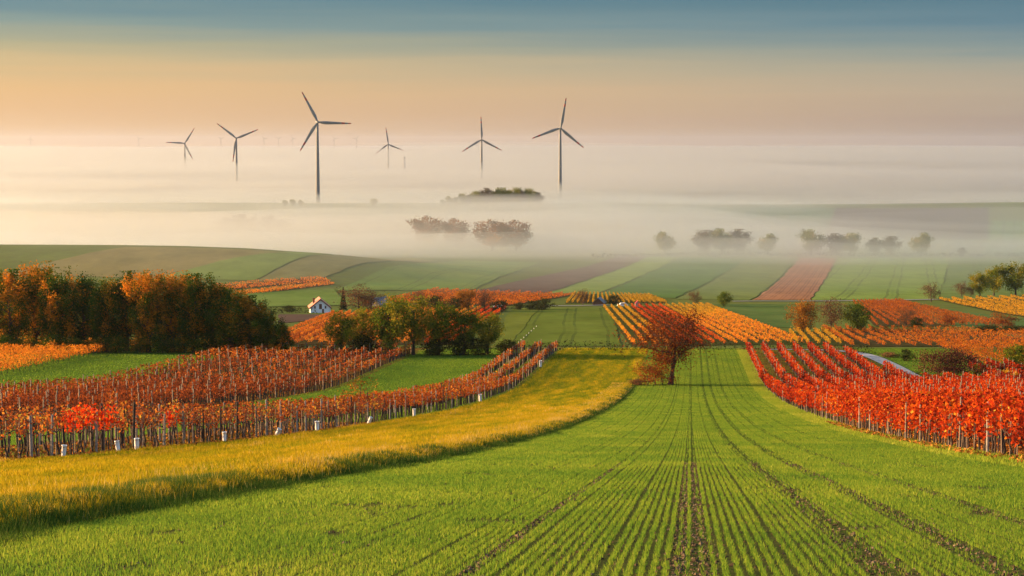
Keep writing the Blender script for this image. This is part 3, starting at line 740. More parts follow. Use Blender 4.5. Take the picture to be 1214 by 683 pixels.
vineyard([(285, 350.5), (278, 348.5)], [(396, 337.5), (390, 335.5)], 3, lambda k: 'leaf_orange', lambda k, u: .6,
         lambda k: '%s orange row from the bottom, lower strip on the long hill' % NTH[k], 'rows of the lower strip on the hill', soil2, dens=6, size=.5)
for k in range(7):
    c = -101.5 - 2.7 * k; d0 = -c / .375; d1 = 352 - k * 1.5
    vine_row(np.array([c + SH * d0, d0]), np.array([c + SH * d1, d1]), M['leaf_orange'], '%s blazing orange row from the near side, block before the wood' % NTH[k],
             'rows of the small block before the wood', lambda u: .62, (.5, 1.95), 40, .2, .22)

for k in range(11):
    c = 46 + 3.1 * k
    vine_row(np.array([c + SH * 352, 352.]), np.array([c + SH * (292 - k), 292. - k]), M['leaf_rust'], '%s rusty vine row from the left on the rise behind the maroon bush' % NTH[k],
             'rows of the rise behind the maroon bush', lambda u: .5, (.5, 1.8), 30, .2, .2)
# ------------------------------------------------------------------ trees
def tree_data(seed, H, R, base=.25, nclump=60, nleaf=5000, leaf=.3, stems=1, top=1.0, spread=.16, twig=0, droop=0.0, narrow=False):
    r = np.random.default_rng(seed); b = MB(); tips = []
    for s in range(stems):
        ox, oy = (r.normal(0, R * .25, 2) if stems > 1 else (0, 0))
        hh = H * (.8 if not narrow else .92) * (r.uniform(.75, 1.05) if s else 1)
        zs = np.linspace(0, 1, 6); bend = np.cumsum(r.normal(0, R * .05, (6, 2)), 0)
        tr = np.column_stack([ox + bend[:, 0] * zs, oy + bend[:, 1] * zs, zs * hh - .15])
        r0 = H * (.026 if stems == 1 else .014)
        b.tube(tr, r0 * (1.05 - .85 * zs) + .008 * H * (zs == 0), 7)
        nl = max(5, int(nclump / 4 / stems))
        for k in range(nl):
            f = base + (1 - base) * (k + r.random()) / nl; f = min(f, .97)
            p0 = np.array([np.interp(f * .98, zs, tr[:, i]) for i in range(3)])
            az = k * 2.4 + r.normal(0, .4)
            # crown envelope
            e = math.sin(math.pi * min(max((f - base) / (1.12 - base), .04), .96)) ** .55
            reach = R * e * r.uniform(.6, 1.05)
            rise = H * (.16 if not narrow else .1) * (1.1 - f * .4) * r.uniform(.6, 1.3) - droop * reach
            p2 = p0 + np.array([math.cos(az) * reach, math.sin(az) * reach, rise])
            p1 = (p0 + p2) / 2 + np.array([0, 0, rise * .25]) + r.normal(0, R * .05, 3)
            rr = r0 * .42 * (1.15 - f)
            b.tube([p0, p1, p2], [rr + .01, rr * .6 + .008, rr * .2 + .006], 5, cap=False)
            tips.append(p2)
            for j in range(3 + twig):
                q0 = p0 + (p2 - p0) * r.uniform(.35, .95)
                q1 = q0 + r.normal(0, 1, 3) * np.array([R * .22, R * .22, H * .06]) + np.array([0, 0, H * .035])
                b.tube([q0, (q0 + q1) / 2 + r.normal(0, R * .03, 3), q1], [rr * .35 + .006, rr * .25 + .005, .005], 4, cap=False)
                tips.append(q1)
                if twig:
                    for _ in range(twig):
                        q2 = q1 + r.normal(0, 1, 3) * R * .13; b.tube([q0 * .4 + q1 * .6, (q1 + q2) / 2, q2], [.02, .015, .008], 3, cap=False); tips.append(q2)
        tips.append(tr[-1] + np.array([0, 0, H * .12]))
    tips = np.array(tips)
    w = r.uniform(.25, 1.3, len(tips)); w /= w.sum()
    k = r.choice(len(tips), nleaf, p=w)
    ct = r.normal(0, .24, len(tips))
    P = tips[k] + r.normal(0, 1, (nleaf, 3)) * np.array([R * spread, R * spread, H * spread * .42])
    P[:, 2] = np.clip(P[:, 2], .15, H * top * 1.04)
    V, Q = leaf_quads(P, np.full(nleaf, leaf), r)
    t = .5 + ct[k] + .10 * r.normal(0, 1, nleaf)
    return b, V, Q, np.repeat(t, 4)
def tree_proto(seed, mat, tone0=0.0, wood='bark', **kw):
    b, V, Q, t = tree_data(seed, **kw)
    parts = [('trunk', b.make('trunk', M[wood])), ('crown', build('crown', V, [Q], M[mat], None, np.clip(t + tone0, 0, 1)))]
    for _, o in parts: COL.objects.unlink(o)
    return parts
def put(proto, px, py, hpx, Hm, label, name='tree', cat='tree', group=None, wide=1.0, rz=None, sink=0.0, at=None):
    g = gp(px, py) if at is None else at
    s = hpx * g[1] / F / Hm
    o = place_copy(proto, name, (g[0], g[1], g[2] - sink), float(RNG.uniform(0, 6.28)) if rz is None else rz, (s * wide, s * wide, s))
    return tag(o, label, cat, group)

# the wood on the left
wd = [tree_proto(20 + i, 'crown_mixed', tn, H=14, R=3.7, base=.06, nclump=80, nleaf=10000, leaf=.30, spread=.13) for i, tn in enumerate((-.07, -.02, .06, -.05, .12))]
WOOD = [(-14, 413, 92, 1, 'mottled tree cut by the left edge of the wood'), (14, 417, 94, 1, 'green and orange flecked tree second from the left end of the wood'), (42, 415, 102, 4, 'tallest orange topped tree in the left part of the wood'),
        (72, 417, 97, 2, 'rounded green and orange tree right of the tall orange topped one in the wood'), (99, 415, 90, 0, 'dark green tree in the left half of the wood behind the orange vine block'), (126, 417, 88, 3, 'dusky green tree standing where the orange vine block ends'),
        (150, 416, 92, 1, 'green tree with a few orange sprays in the middle of the wood'), (176, 418, 95, 4, 'bright orange tree in the middle of the wood'), (204, 417, 93, 4, 'orange tree with a pale bole, right of the middle of the wood'),
        (230, 418, 91, 1, 'green gold tree in the right half of the wood'), (253, 417, 86, 0, 'dark topped tree where the top of the wood begins to fall'), (275, 419, 76, 3, 'lower mottled tree on the falling right end of the wood'),
        (297, 419, 66, 1, 'green bushy tree third from the right tip of the wood'), (316, 420, 54, 3, 'small rounded green tree second from the right tip of the wood'), (335, 421, 38, 0, 'lowest dark bush at the right tip of the wood')]
for px, py, h, j, lab in WOOD:
    put(wd[j], px, py, h, 14.0, lab, group='trees of the left wood', wide=RNG.uniform(.95, 1.12) * (1.0 if px < 260 else 1.35))
for px, py, h, j in ((0, 408, 84, 0), (58, 408, 86, 1), (112, 408, 80, 0), (165, 408, 82, 3), (218, 409, 80, 1), (262, 410, 70, 3)):
    put(wd[j], px, py, h, 14.0, 'tree in the shaded back rank of the left wood, seen only between the front trees', group='back trees of the left wood', wide=1.2)

ug = [tree_proto(30 + i, 'crown_mixed', tn, H=5, R=3.0, base=.02, nclump=44, nleaf=3200, leaf=.28, stems=4, spread=.2) for i, tn in enumerate((-.2, .02))]
for px, h, j in ((6, 22, 0), (34, 18, 1), (60, 23, 0), (88, 19, 0), (112, 17, 1), (138, 22, 0), (164, 18, 1), (192, 24, 0), (218, 20, 1), (243, 25, 0), (268, 20, 1), (290, 19, 0)):
    put(ug[j], px, 418.5, h, 5.0, ('dark' if j == 0 else 'yellowish') + ' bush in the undergrowth along the foot of the left wood', 'bush', 'bush', 'undergrowth bushes of the left wood', wide=1.1)

# olive clump left of centre
ol = [tree_proto(40 + i, 'crown_olive', tn, H=10, R=3.3, base=.22, nclump=60, nleaf=6000, leaf=.26, spread=.14) for i, tn in enumerate((.18, .3, .08))]
for px, py, h, j, lab in ((404, 420, 46, 0, 'leftmost olive green tree of the clump before the orange slope'), (428, 421, 50, 1, 'yellow green tree second from the left in the olive clump'), (461, 422, 64, 0, 'tall slender olive tree with an open crown, left of the tallest'),
                          (490, 421, 62, 1, 'tall olive tree with visible dark limbs in the middle of the clump'), (520, 421, 57, 0, 'round headed olive tree right of the middle of the clump'), (550, 421, 50, 2, 'darker olive tree on the right side of the clump'),
                          (578, 420, 44, 1, 'light olive tree at the right end of the clump')):
    put(ol[j], px, py, h * 1.12, 10.0, lab, group='trees of the olive clump', wide=1.1)
db = [tree_proto(60 + i, 'crown_dark', 0, H=4, R=2.4, base=.02, nclump=40, nleaf=2600, leaf=.24, stems=3, spread=.2) for i in range(2)]
for px, py, h, lab in ((435, 421, 25, 'dark round bush at the foot of the olive clump, left'), (515, 421, 20, 'dark bush filling the foot of the olive clump, middle'), (545, 421, 23, 'broad dark bush under the right trees of the olive clump'),
                       (570, 421, 20, 'dark bush under the light olive tree at the clump end'), (598, 419, 17, 'low dark bush standing clear right of the olive clump')):
    put(db[int(RNG.integers(2))], px, py, h, 4.0, lab, 'bush', 'bush', 'bushes of the olive clump', wide=1.25)

# russet tree in the middle with its skirt of suckers
b, V, Q, t = tree_data(77, H=11, R=4.6, base=.28, nclump=76, nleaf=8000, leaf=.19, spread=.11, twig=3)
g = gp(795, 456); s = 92 * g[1] / F / 11
rt = empty('tree', (g[0], g[1], g[2]), .6, (s * 1.2, s * 1.2, s))
b.make('trunk', M['bark'], rt); build('crown', V, [Q], M['crown_rust'], None, np.clip(t - .22, 0, 1), rt)
tag(rt, 'lone half bare russet tree on the bank end in the middle', 'tree')
sk = tree_proto(79, 'crown_rust', .06, H=4.2, R=2.8, base=.02, nclump=44, nleaf=3000, leaf=.19, stems=4, spread=.19)
put(sk, 779, 456.5, 33, 4.2, 'rusty bush round the foot of the lone russet tree', 'bush', 'bush', wide=1.0)
sk2 = tree_proto(80, 'crown_bare', .15, H=2, R=2.2, base=.02, nclump=30, nleaf=1500, leaf=.2, stems=4, spread=.2)
put(sk2, 755, 457, 8, 2.0, 'low straw coloured bush at the bank end left of the russet tree', 'bush', 'bush', wide=1.0)

# right hand trees and bushes
to = tree_proto(85, 'crown_orange', .0, H=9, R=4.2, base=.1, nclump=66, nleaf=4600, leaf=.32, spread=.17)
tb = tree_proto(86, 'crown_bare', .0, H=9, R=4.0, base=.15, nclump=60, nleaf=2600, leaf=.26, spread=.15, twig=1)
tg = tree_proto(87, 'crown_olive', -.05, H=8, R=4.0, base=.08, nclump=60, nleaf=4200, leaf=.32, spread=.18)
put(to, 952, 394, 38, 9.0, 'round orange tree, left one of the three trees above the red rows')
put(tb, 985, 393, 40, 9.0, 'bare purplish tree between the orange and the green one')
put(tg, 1017, 393, 36, 8.0, 'olive green tree, right one of the three trees above the red rows')
put(tb, 1074, 388.5, 24, 9.0, 'small thin brown tree standing alone in the red slope')
put(db[0], 1084, 389, 13, 4.0, 'dark green bush beside the thin brown tree in the red slope', 'bush', 'bush')
put(sk, 1124, 386, 15, 4.2, 'brownish bush on the edge of the dull green strip on the right', 'bush', 'bush', wide=1.1)
put(sk, 1188, 388, 17, 4.2, 'wide brown bush above the dark hedge at the right edge', 'bush', 'bush', wide=1.4)
for px in (1165, 1180, 1196, 1212): put(db[1], px, 395, 9, 4.0, 'low dark bush in the dark line below the wide brown bush', 'bush', 'bush', 'low dark bushes by the right edge', wide=1.8)
bb = tree_proto(89, 'crown_maroon', 0, H=5, R=4.4, base=.02, nclump=60, nleaf=8000, leaf=.2, stems=6, spread=.19, wood='bark')
put(bb, 1130, 447, 34, 5.0, 'large dome of a leafless maroon bush behind the red vineyard', 'bush', 'bush', wide=1.05)
put(db[0], 1073, 428, 14, 4.0, 'small dark bush with straw grass beside the bend of the lane', 'bush', 'bush')
put(sk2, 1056, 424, 7, 2.0, 'straw coloured low bush above the bend of the lane', 'bush', 'bush', wide=1.3)
put(tg, 1203, 437, 30, 8.0, 'dark olive bush at the right edge above the red vineyard', 'bush', 'bush', wide=1.1)
yv = tree_proto(90, 'leaf_yellow', .1, H=2.2, R=.9, base=.2, nclump=24, nleaf=520, leaf=.2, spread=.22)
for px, py, h, lab in ((1158, 447, 16, 'bright yellow vine among the red ones near the maroon bush'), (1192, 452, 15, 'yellow vine between the two others at the right edge'), (1204, 456, 16, 'rightmost yellow vine at the edge above the red vineyard')):
    put(yv, px, py, h, 2.2, lab, 'yellow_vine', 'grapevine')
fo = [tree_proto(92 + i, 'crown_olive', .22, H=15, R=6.6, base=.16, nclump=64, nleaf=5200, leaf=.5, spread=.14) for i in range(2)]
put(fo[0], 1178, 351, 37, 15.0, 'tall tan tree with an open crown by the far road, left of the edge one'); put(fo[1], 1204, 351, 40, 15.0, 'tall tan tree nearest the right edge by the far road')
put(fo[1], 1162, 352, 30, 15.0, 'lower tan tree at the left of the tall pair by the far road'); put(tb, 1140, 352, 18, 9.0, 'small brown tree left of the tall tan trees by the far road'); put(tb, 1151, 352, 14, 9.0, 'smallest brown tree among the tan trees by the far road')
put(tb, 1104, 358, 23, 9.0, 'brown round tree standing alone where the far road meets the golden plot')
put(tb, 824, 362, 18, 9.0, 'small spreading bare tree at the top of the yellow rows, left of the green one'); put(tg, 858, 364, 19, 8.0, 'small green round tree on the grass by the far road')
put(tb, 691, 362.5, 20, 9.0, 'round brown tree by the valley road above the green field', wide=1.1)
for px, h in ((616, 9), (628, 11), (643, 14)): put(db[0], px, 367.5, h, 4.0, 'dark bush in the short hedge at the top of the green field', 'bush', 'bush', 'bushes at the top of the green field', wide=1.3)
put(db[1], 726, 361, 12, 4.0, 'dark round bush right of the small gabled shed by the valley road', 'bush', 'bush')
put(tb, 426, 371, 33, 9.0, 'big bare purplish tree right of the white house', wide=1.5); put(tb, 440, 371, 26, 9.0, 'lower bare purplish tree behind the barn', wide=1.3)
put(tb, 497, 366, 22, 9.0, 'round brown tree behind the olive clump'); put(db[0], 520, 368, 18, 4.0, 'dark bush between the round brown tree and the orange one', 'bush', 'bush', wide=1.1)
put(to, 553, 369, 26, 9.0, 'orange tree among the farm trees behind the olive clump'); put(tb, 574, 369, 26, 9.0, 'brown bare tree right of the orange farm tree', wide=1.1); put(db[1], 537, 369, 17, 4.0, 'dark bush left of the orange farm tree', 'bush', 'bush')
put(db[1], 590, 369, 13, 4.0, 'dark bush at the right end of the farm trees', 'bush', 'bush', wide=1.2)
def conifer(px, py, hpx):
    g = gp(px, py); H = hpx * g[1] / F; b = MB(); b.tube([(0, 0, -.1), (0, 0, H * .95)], [H * .02, .02], 6)
    n = 1600; f = RNG.random(n) ** 1.3; a = RNG.uniform(0, 6.28, n); rr = H * .17 * (1 - f) * RNG.uniform(.4, 1.1, n) + .05
    V, Q = leaf_quads(np.column_stack([rr * np.cos(a), rr * np.sin(a), .06 * H + f * H * .95 - rr * .25]), np.full(n, .4), RNG)
    o = empty('conifer', g); b.make('trunk', M['bark'], o); build('crown', V, [Q], M['crown_dark'], None, np.repeat(RNG.random(n) * .6, 4), o)
    tag(o, 'narrow dark conifer between the white house and the bare tree', 'tree')
conifer(407, 368, 27)
put(db[0], 345, 370, 8, 4.0, 'pale low bush on the grass left of the white house', 'bush', 'bush', wide=1.8)
sap = tree_proto(97, 'crown_orange', .05, H=3.2, R=1.3, base=.4, nclump=28, nleaf=420, leaf=.14, spread=.18)
dsp = -27.5 / ((424 - 607) / F - SH); xs = -27.5 + SH * dsp
put(sap, 0, 0, 3.4 / dsp * F, 3.2, 'slender orange leaved sapling standing up out of the vine rows', at=np.array([xs, dsp, float(Z(xs, dsp))]))

# hedge along the far end of the near fields
def hedge(name, pix, h, wid, mat, label, dens=26, leaf=.26, cat='hedge'):
    P = np.array([gp(*p)[:2] for p in pix]); seg = np.hypot(*np.diff(P, axis=0).T); L = seg.sum(); n = int(L * dens)
    s = RNG.uniform(0, L, n); cum = np.concatenate([[0], np.cumsum(seg)])
    x = np.interp(s, cum, P[:, 0]); y = np.interp(s, cum, P[:, 1])
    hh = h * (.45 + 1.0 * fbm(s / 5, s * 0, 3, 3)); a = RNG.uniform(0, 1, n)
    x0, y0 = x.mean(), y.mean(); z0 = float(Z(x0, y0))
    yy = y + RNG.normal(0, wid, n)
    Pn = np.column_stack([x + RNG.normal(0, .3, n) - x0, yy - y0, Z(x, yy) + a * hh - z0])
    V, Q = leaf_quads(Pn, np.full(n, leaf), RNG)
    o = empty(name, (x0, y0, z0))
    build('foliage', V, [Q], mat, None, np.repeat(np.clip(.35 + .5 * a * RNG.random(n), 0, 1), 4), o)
    b = MB()
    for k in range(0, int(L), 3):
        xx = np.interp(k, cum, P[:, 0]); y_ = np.interp(k, cum, P[:, 1]); zz = float(Z(xx, y_))
        b.tube([(xx - x0, y_ - y0, zz - z0 - .1), (xx - x0 + RNG.normal(0, .2), y_ - y0, zz - z0 + h * .7)], [.05, .02], 4)
    b.make('stems', M['bark'], o)['kind'] = 'stuff'
    tag(o, label, cat)
hedge('hedge', [(590, 416), (650, 415), (720, 415), (760, 415)], 1.6, .7, M['crown_dark'], 'low dark hedge along the top of the golden meadow')
hedge('hedge', [(835, 415), (900, 414.5), (960, 415), (1035, 420)], 1.5, .7, M['crown_dark'], 'low dark hedge behind the heads of the red vine rows')
hedge('hedge', [(700, 306), (830, 303), (960, 304), (1090, 304), (1225, 304)], 3.2, 2.0, M['crown_dark'], 'long thin field hedge under the foggy valley trees', 5, 1.2)
hedge('hedge', [(310, 372), (345, 371), (376, 371)], 2.0, 1.0, M['crown_dark'], 'dark hedge at the foot of the white house', 14, .5)

# trees standing in the valley fog
ft = [tree_proto(110 + i, mt, tn, H=18, R=7.5, base=.12, nclump=70, nleaf=3600, leaf=.8, spread=.16) for i, (mt, tn) in enumerate((('crown_olive', .15), ('crown_grey', .1), ('crown_orange', -.2)))]
for px, py, h, j, w, lab in ((508, 292, 35, 2, 1.3, 'leftmost hazy yellow tree of the pair left of the broad one in the fog'), (542, 293, 33, 2, 1.4, 'second hazy yellow tree in the fog, left of the broad dome'), (584, 298, 36, 2, 1.3, 'left half of the broad tree dome in the fog below the ridge wood'),
                        (612, 298, 36, 2, 1.4, 'right half of the broad tree dome in the fog below the ridge wood'), (788, 301, 25, 0, 1.25, 'lone round tree in the valley fog left of the dense group'), (836, 301, 27, 1, 1.3, 'reddish tree at the left of the dense fog group'),
                        (856, 301, 29, 0, 1.3, 'tallest tree in the dense fog group'), (874, 301, 28, 1, 1.3, 'right tree of the dense fog group'), (910, 302, 24, 0, 1.25, 'round tree between the dense fog group and the dark one'),
                        (962, 303, 30, 0, 1.3, 'dark square headed tree in the valley fog'), (992, 303, 25, 1, 1.3, 'faint tree right of the dark square headed one'), (1008, 303, 26, 0, 1.3, 'faint taller tree right of the dark square headed one'),
                        (1036, 303, 20, 1, 1.2, 'low faint tree in the valley fog before the dark field'), (1056, 303, 22, 1, 1.2, 'low broad faint tree below the dark ridge field'), (1092, 304, 27, 0, 1.25, 'rightmost tall tree in the valley fog'), (1140, 304, 10, 1, 1.2, 'small faint bush tree near the bright ridge field')):
    put(ft[j], px, py, h, 18.0, lab, group='trees in the valley fog', wide=w)
for px, h in ((268, 17), (284, 21), (301, 18), (318, 19), (335, 15)):
    put(ft[1], px, 276, h, 18.0, 'tree in the low hazy row in the fog before the ridge', group='low hazy tree row', wide=1.3)
for px, h, lab in ((338, 8, 'left bush of the small clump on the ridge by the nearest turbine'), (347, 9, 'middle bush of the small clump on the ridge by the nearest turbine'), (357, 8, 'right bush of the small clump on the ridge by the nearest turbine'), (443, 10, 'lone round tree on the ridge right of the nearest turbine')):
    put(ft[0], px, 245.5, h, 18.0, lab, group='trees on the ridge', wide=1.1)
ridge = [(525, 8), (533, 12), (541, 11), (549, 15), (556, 13), (563, 18), (571, 16), (578, 21), (587, 18), (595, 22), (603, 19), (611, 22), (620, 18), (629, 21), (638, 16)]
for px, h in ridge:
    put(ft[0 if px % 2 else 1], px, 245, h, 18.0, 'tree in the dark wood on the ridge between the turbines', group='trees of the ridge wood', wide=1.1)
put(ft[0], 680, 247, 6, 18.0, 'small lone bush on the ridge right of the wood', group='trees on the ridge')

# ------------------------------------------------------------------ wind turbines
tw = plain('turbine_shaded_white', (.15, .16, .165), .45, .05, .2); tred = plain('turbine_red', (.38, .03, .025), .5, .1, .3)  # white towers and blades darkened to grey: backlit shade put into the colour
def tower_mesh(h):
    b = MB(); zs = np.linspace(0, h, 9)
    b.tube([(0, 0, z) for z in zs], 2.9 - 1.3 * zs / h, 20); return b.make('tower', tw, smooth=True)
def blade_mesh():
    L = 43.0; b = MB(); N = 12; fr = [0, .03, .08, .16, .25, .4, .55, .66, .7, .705, .8, .805, .9, .905, .97, 1.0]
    ch = np.interp(fr, [0, .03, .1, .2, .5, .8, .97, 1], [2.4, 2.4, 3.3, 4.6, 3.4, 2.3, 1.4, .6]); th = np.interp(fr, [0, .05, .2, 1], [1.0, .9, .32, .16])
    a = np.arange(N) * 2 * math.pi / N; V = []
    for f, c, t in zip(fr, ch, th):
        tw_ = math.radians(np.interp(f, [0, .2, 1], [14, 10, 0]))
        x = c * .5 * np.cos(a) + c * .12 * min(f * 8, 1); y = c * t * .5 * np.sin(a) * (1 - .35 * np.cos(a) * (f > .1))
        V.append(np.column_stack([x * math.cos(tw_) - y * math.sin(tw_), x * math.sin(tw_) + y * math.cos(tw_) - 1.2 * f * f, np.full(N, 1.2 + f * L)]))
    for i in range(len(fr) - 1):
        red = .70 <= fr[i] < .80 or fr[i] >= .9
        b.add(np.concatenate([V[i], V[i + 1]]), [(j, (j + 1) % N, N + (j + 1) % N, N + j) for j in range(N)], m=1 if red else 0)
    b.add(V[-1], t=[(0, j, j + 1) for j in range(1, N - 1)], m=1)
    return b.make('blade', [tw, tred], smooth=True)
def nacelle_mesh():
    b = MB(); sec = [(-2.2, 1.5), (-1.2, 1.9), (2, 2.05), (6, 1.9), (8.5, 1.3), (8.9, .6)]
    V = []
    for y, r in sec:
        V.append([(r * math.copysign(abs(math.cos(a)) ** .6, math.cos(a)), y, 1.0 + r * .95 * math.copysign(abs(math.sin(a)) ** .6, math.sin(a))) for a in np.arange(16) * math.pi / 8])
    V = np.array(V).reshape(-1, 3)
    q = [(i * 16 + j, i * 16 + (j + 1) % 16, i * 16 + 16 + (j + 1) % 16, i * 16 + 16 + j) for i in range(5) for j in range(16)]
    b.add(V, q); b.add(V[:16], t=[(0, j, j + 1) for j in range(1, 15)]); b.add(V[-16:], t=[(0, j + 1, j) for j in range(1, 15)])
    return b.make('nacelle', tw, smooth=True)
def hub_mesh():
    b = MB(); prof = [(.05, -2.6), (.9, -2.3), (1.5, -1.4), (1.75, -.2), (1.75, .9), (1.3, 1.3)]; n = 16; a = np.arange(n) * 2 * math.pi / n
    V = np.concatenate([np.column_stack([r * np.cos(a), np.full(n, y), r * np.sin(a)]) for r, y in prof])
    b.add(V, [(k * n + j, k * n + (j + 1) % n, (k + 1) * n + (j + 1) % n, (k + 1) * n + j) for k in range(5) for j in range(n)])
    return b.make('hub', tw, smooth=True)
TM = {'tower': tower_mesh(106.0), 'blade': blade_mesh(), 'nacelle': nacelle_mesh(), 'hub': hub_mesh()}
for o in TM.values(): COL.objects.unlink(o)
def turbine(px, hy, blade_px, ang, label, yaw=.18, group='wind turbines rising out of the fog', d=None):
    d = d or 44.2 * F / blade_px
    x = (px - 607) / F * d; hubz = (HOR - hy) / F * d
    r = empty('wind_turbine', (x, d, hubz - 107), yaw)
    def add(nm, loc=(0, 0, 0), rot=(0, 0, 0)):
        c = TM[nm].copy(); c.name = nm; COL.objects.link(c); c.parent = r; c.location = loc; c.rotation_euler = rot
    add('tower'); add('nacelle', (0, 0, 106)); add('hub', (0, -3.9, 107))
    for k in range(3): add('blade', (0, -4.1, 107), (0, math.radians(90 - ang - 120 * k), 0))
    return tag(r, label, 'wind turbine', group)
turbine(377, 145, 40, 118, 'tallest wind turbine standing on the ridge beside the bush clump', .25)
turbine(664, 152, 36, 80, 'large wind turbine on the right, tower base lost in fog beyond the ridge wood', .1)
turbine(571, 165.5, 27, 92, 'wind turbine with one blade straight up above the ridge wood', .05)
turbine(460.5, 171, 20, 98, 'small wind turbine beside the unfinished tower', .1)
turbine(281, 164, 28, 142, 'wind turbine with two raised blades, left of the tallest', .1)
turbine(220, 170, 21.5, 57, 'leftmost of the clearly visible wind turbines', .1)
for k, px in enumerate((38, 166, 263, 314, 331, 348, 397, 423)):
    turbine(px, 164.5, 0, float(RNG.uniform(0, 120)), 'tiny ghostly wind turbine far off on the hazy horizon', .1, 'ghostly turbines on the horizon', 21000.0)
b = MB(); b.tube([(0, 0, z) for z in np.linspace(0, 66, 5)], np.linspace(3.4, 2.9, 5), 18)
d = 4800.0; x = (479.5 - 607) / F * d
o = empty('turbine_tower', (x, d, (HOR - 186) / F * d - 66)); b.make('tower', plain('raw_tower', (.33, .33, .34), .7, .1, .3), o, True)
b = MB(); b.tube([(0, 0, 66), (0, 0, 66.6)], [3.15, 3.15], 18); b.make('flange', tw, o)
tag(o, 'unfinished stub of a turbine tower without a rotor', 'tower')

# ------------------------------------------------------------------ house and small buildings
wallm = plain('white_render', (.82, .84, .86), .8, .06, .8); roofm = plain('clay_roof', (.48, .20, .13), .8, .2, 2.0); greyroof = plain('slate_roof', (.17, .18, .20), .7, .2, 2.0)
brown = plain('brown_wood', (.13, .06, .035), .6, .2, 3.0); glassm = plain('dark_glass', (.04, .05, .06), .15, .1, 2.0)
def house(px, py, wpx, label, wall_h=.38, gable=.42, depth=1.2, yaw=0.0, roof=None, wall=None, windows=True, name='house', hip=None):
    g = gp(px, py); W = wpx * g[1] / F; hw = W / 2 * .88; e = W * wall_h * .8; r = e + W * gable * .9; D = W * depth
    o = empty(name, (g[0], g[1], g[2] - .2), yaw)
    b = MB(); V = [(-hw, 0, 0), (hw, 0, 0), (hw, 0, e), (0, 0, r), (-hw, 0, e), (-hw, D, 0), (hw, D, 0), (hw, D, e), (0, D, r), (-hw, D, e)]
    b.add(V, [(0, 1, 2, 4), (6, 5, 9, 7), (5, 0, 4, 9), (1, 6, 7, 2)], [(4, 2, 3), (7, 9, 8)]); b.make('wall', wall or wallm, o)
    k = (r - e) / hw; ow = hw + W * .06; t = W * .025; ze = r - k * ow; ov = W * .06
    rf = None
    for s in (-1, 1):
        b = MB(); A = [(0, -ov, r + .02), (s * ow, -ov, ze + .02), (s * ow, D + ov, ze + .02), (0, D + ov, r + .02)]
        Vt = A + [(x_, y_, z_ + t) for x_, y_, z_ in A]
        b.add(Vt, [(0, 1, 2, 3), (7, 6, 5, 4), (0, 4, 5, 1), (1, 5, 6, 2), (2, 6, 7, 3), (3, 7, 4, 0)]); ro = b.make('roof', roof or roofm, o)
        if rf is None: rf = ro
    for s in (-1, 1):     # dark verge boards on the gable
        b = MB(); A = np.array([(0, r), (s * ow, ze), (s * ow, ze - t * 1.6), (0, r - t * 1.6)])
        P = [(a_, -ov - .06, c_) for a_, c_ in A] + [(a_, -ov - .01, c_) for a_, c_ in A]
        b.add(P, [(0, 1, 2, 3), (7, 6, 5, 4), (0, 4, 5, 1), (1, 5, 6, 2), (2, 6, 7, 3), (3, 7, 4, 0)]); b.make('verge_board', brown, o)
    if windows:
        b = MB(); b.box((-hw * .62, D * .35, r - k * hw * .62 + .9), (.35, .4, 1.1)); b.box((-hw * .62, D * .35, r - k * hw * .62 + 2.06), (.42, .47, .06)); b.make('chimney', brown, rf)
        for cx, cz, w_, h_ in ((0, e * 1.12, W * .055, W * .105), (-hw * .55, e * 1.0, W * .025, W * .05), (hw * .5, e * 1.0, W * .025, W * .05)):
            b = MB()
            for dx, dz, ax, az in ((-w_, 0, .06, h_ + .06), (w_, 0, .06, h_ + .06), (0, h_, w_ - .06, .06), (0, -h_, w_ - .06, .06), (0, 0, .03, h_ - .06)): b.box((cx + dx, -.03, cz + dz), (ax, .05, az))
            f = b.make('window', brown, o); b = MB(); b.box((cx, -.01, cz), (w_ - .06, .014, h_ - .06)); b.make('pane', brown if cx == 0 else glassm, f)
        b = MB(); b.box((hw * .25, -.04, e * .36), (W * .04, .04, e * .36)); dr = b.make('door', brown, o); b = MB(); b.box((hw * .25 + W * .028, -.1, e * .36), (.03, .02, .09)); b.make('handle', greyroof, dr)
    return tag(o, label, 'house' if name == 'house' else ('barn' if name == 'barn' else 'shed'))
house(380, 371, 27, 'small white gabled house with a pinkish clay roof on the slope', .34, .40, 1.1, .16)
house(443, 364.5, 19, 'grey roofed barn half hidden behind the olive clump', .3, .4, 1.4, -.5, greyroof, plain('grey_plank', (.25, .24, .24), .8, .2, 1.0), False, 'barn')
house(462, 365, 11, 'small grey gabled shed right of the grey roofed barn', .3, .5, 1.2, -.3, greyroof, plain('grey_plank_dark', (.18, .17, .17), .8, .2, 1.0), False, 'shed')
house(307, 370, 11, 'slate roofed house peeping out beyond the right tip of the wood', .4, .35, 1.4, .5, greyroof, wallm, True)
house(709, 361.5, 15, 'little grey gabled shed by the valley road beside the round brown tree', .25, .42, 1.2, -.2, greyroof, brown, False, 'shed')
house(756, 364, 6.5, 'tiny red roofed hut at the head of the red vine rows', .9, .55, 1.0, 0, tred, plain('pinkish_render', (.5, .33, .27), .8, .1, 1.0), False, 'hut')
house(592, 366.5, 14, 'low flat white shed above the left vine rows', .32, .08, .7, .1, plain('pale_roof', (.45, .47, .5), .6, .1, 1.0), wallm, False, 'shed')
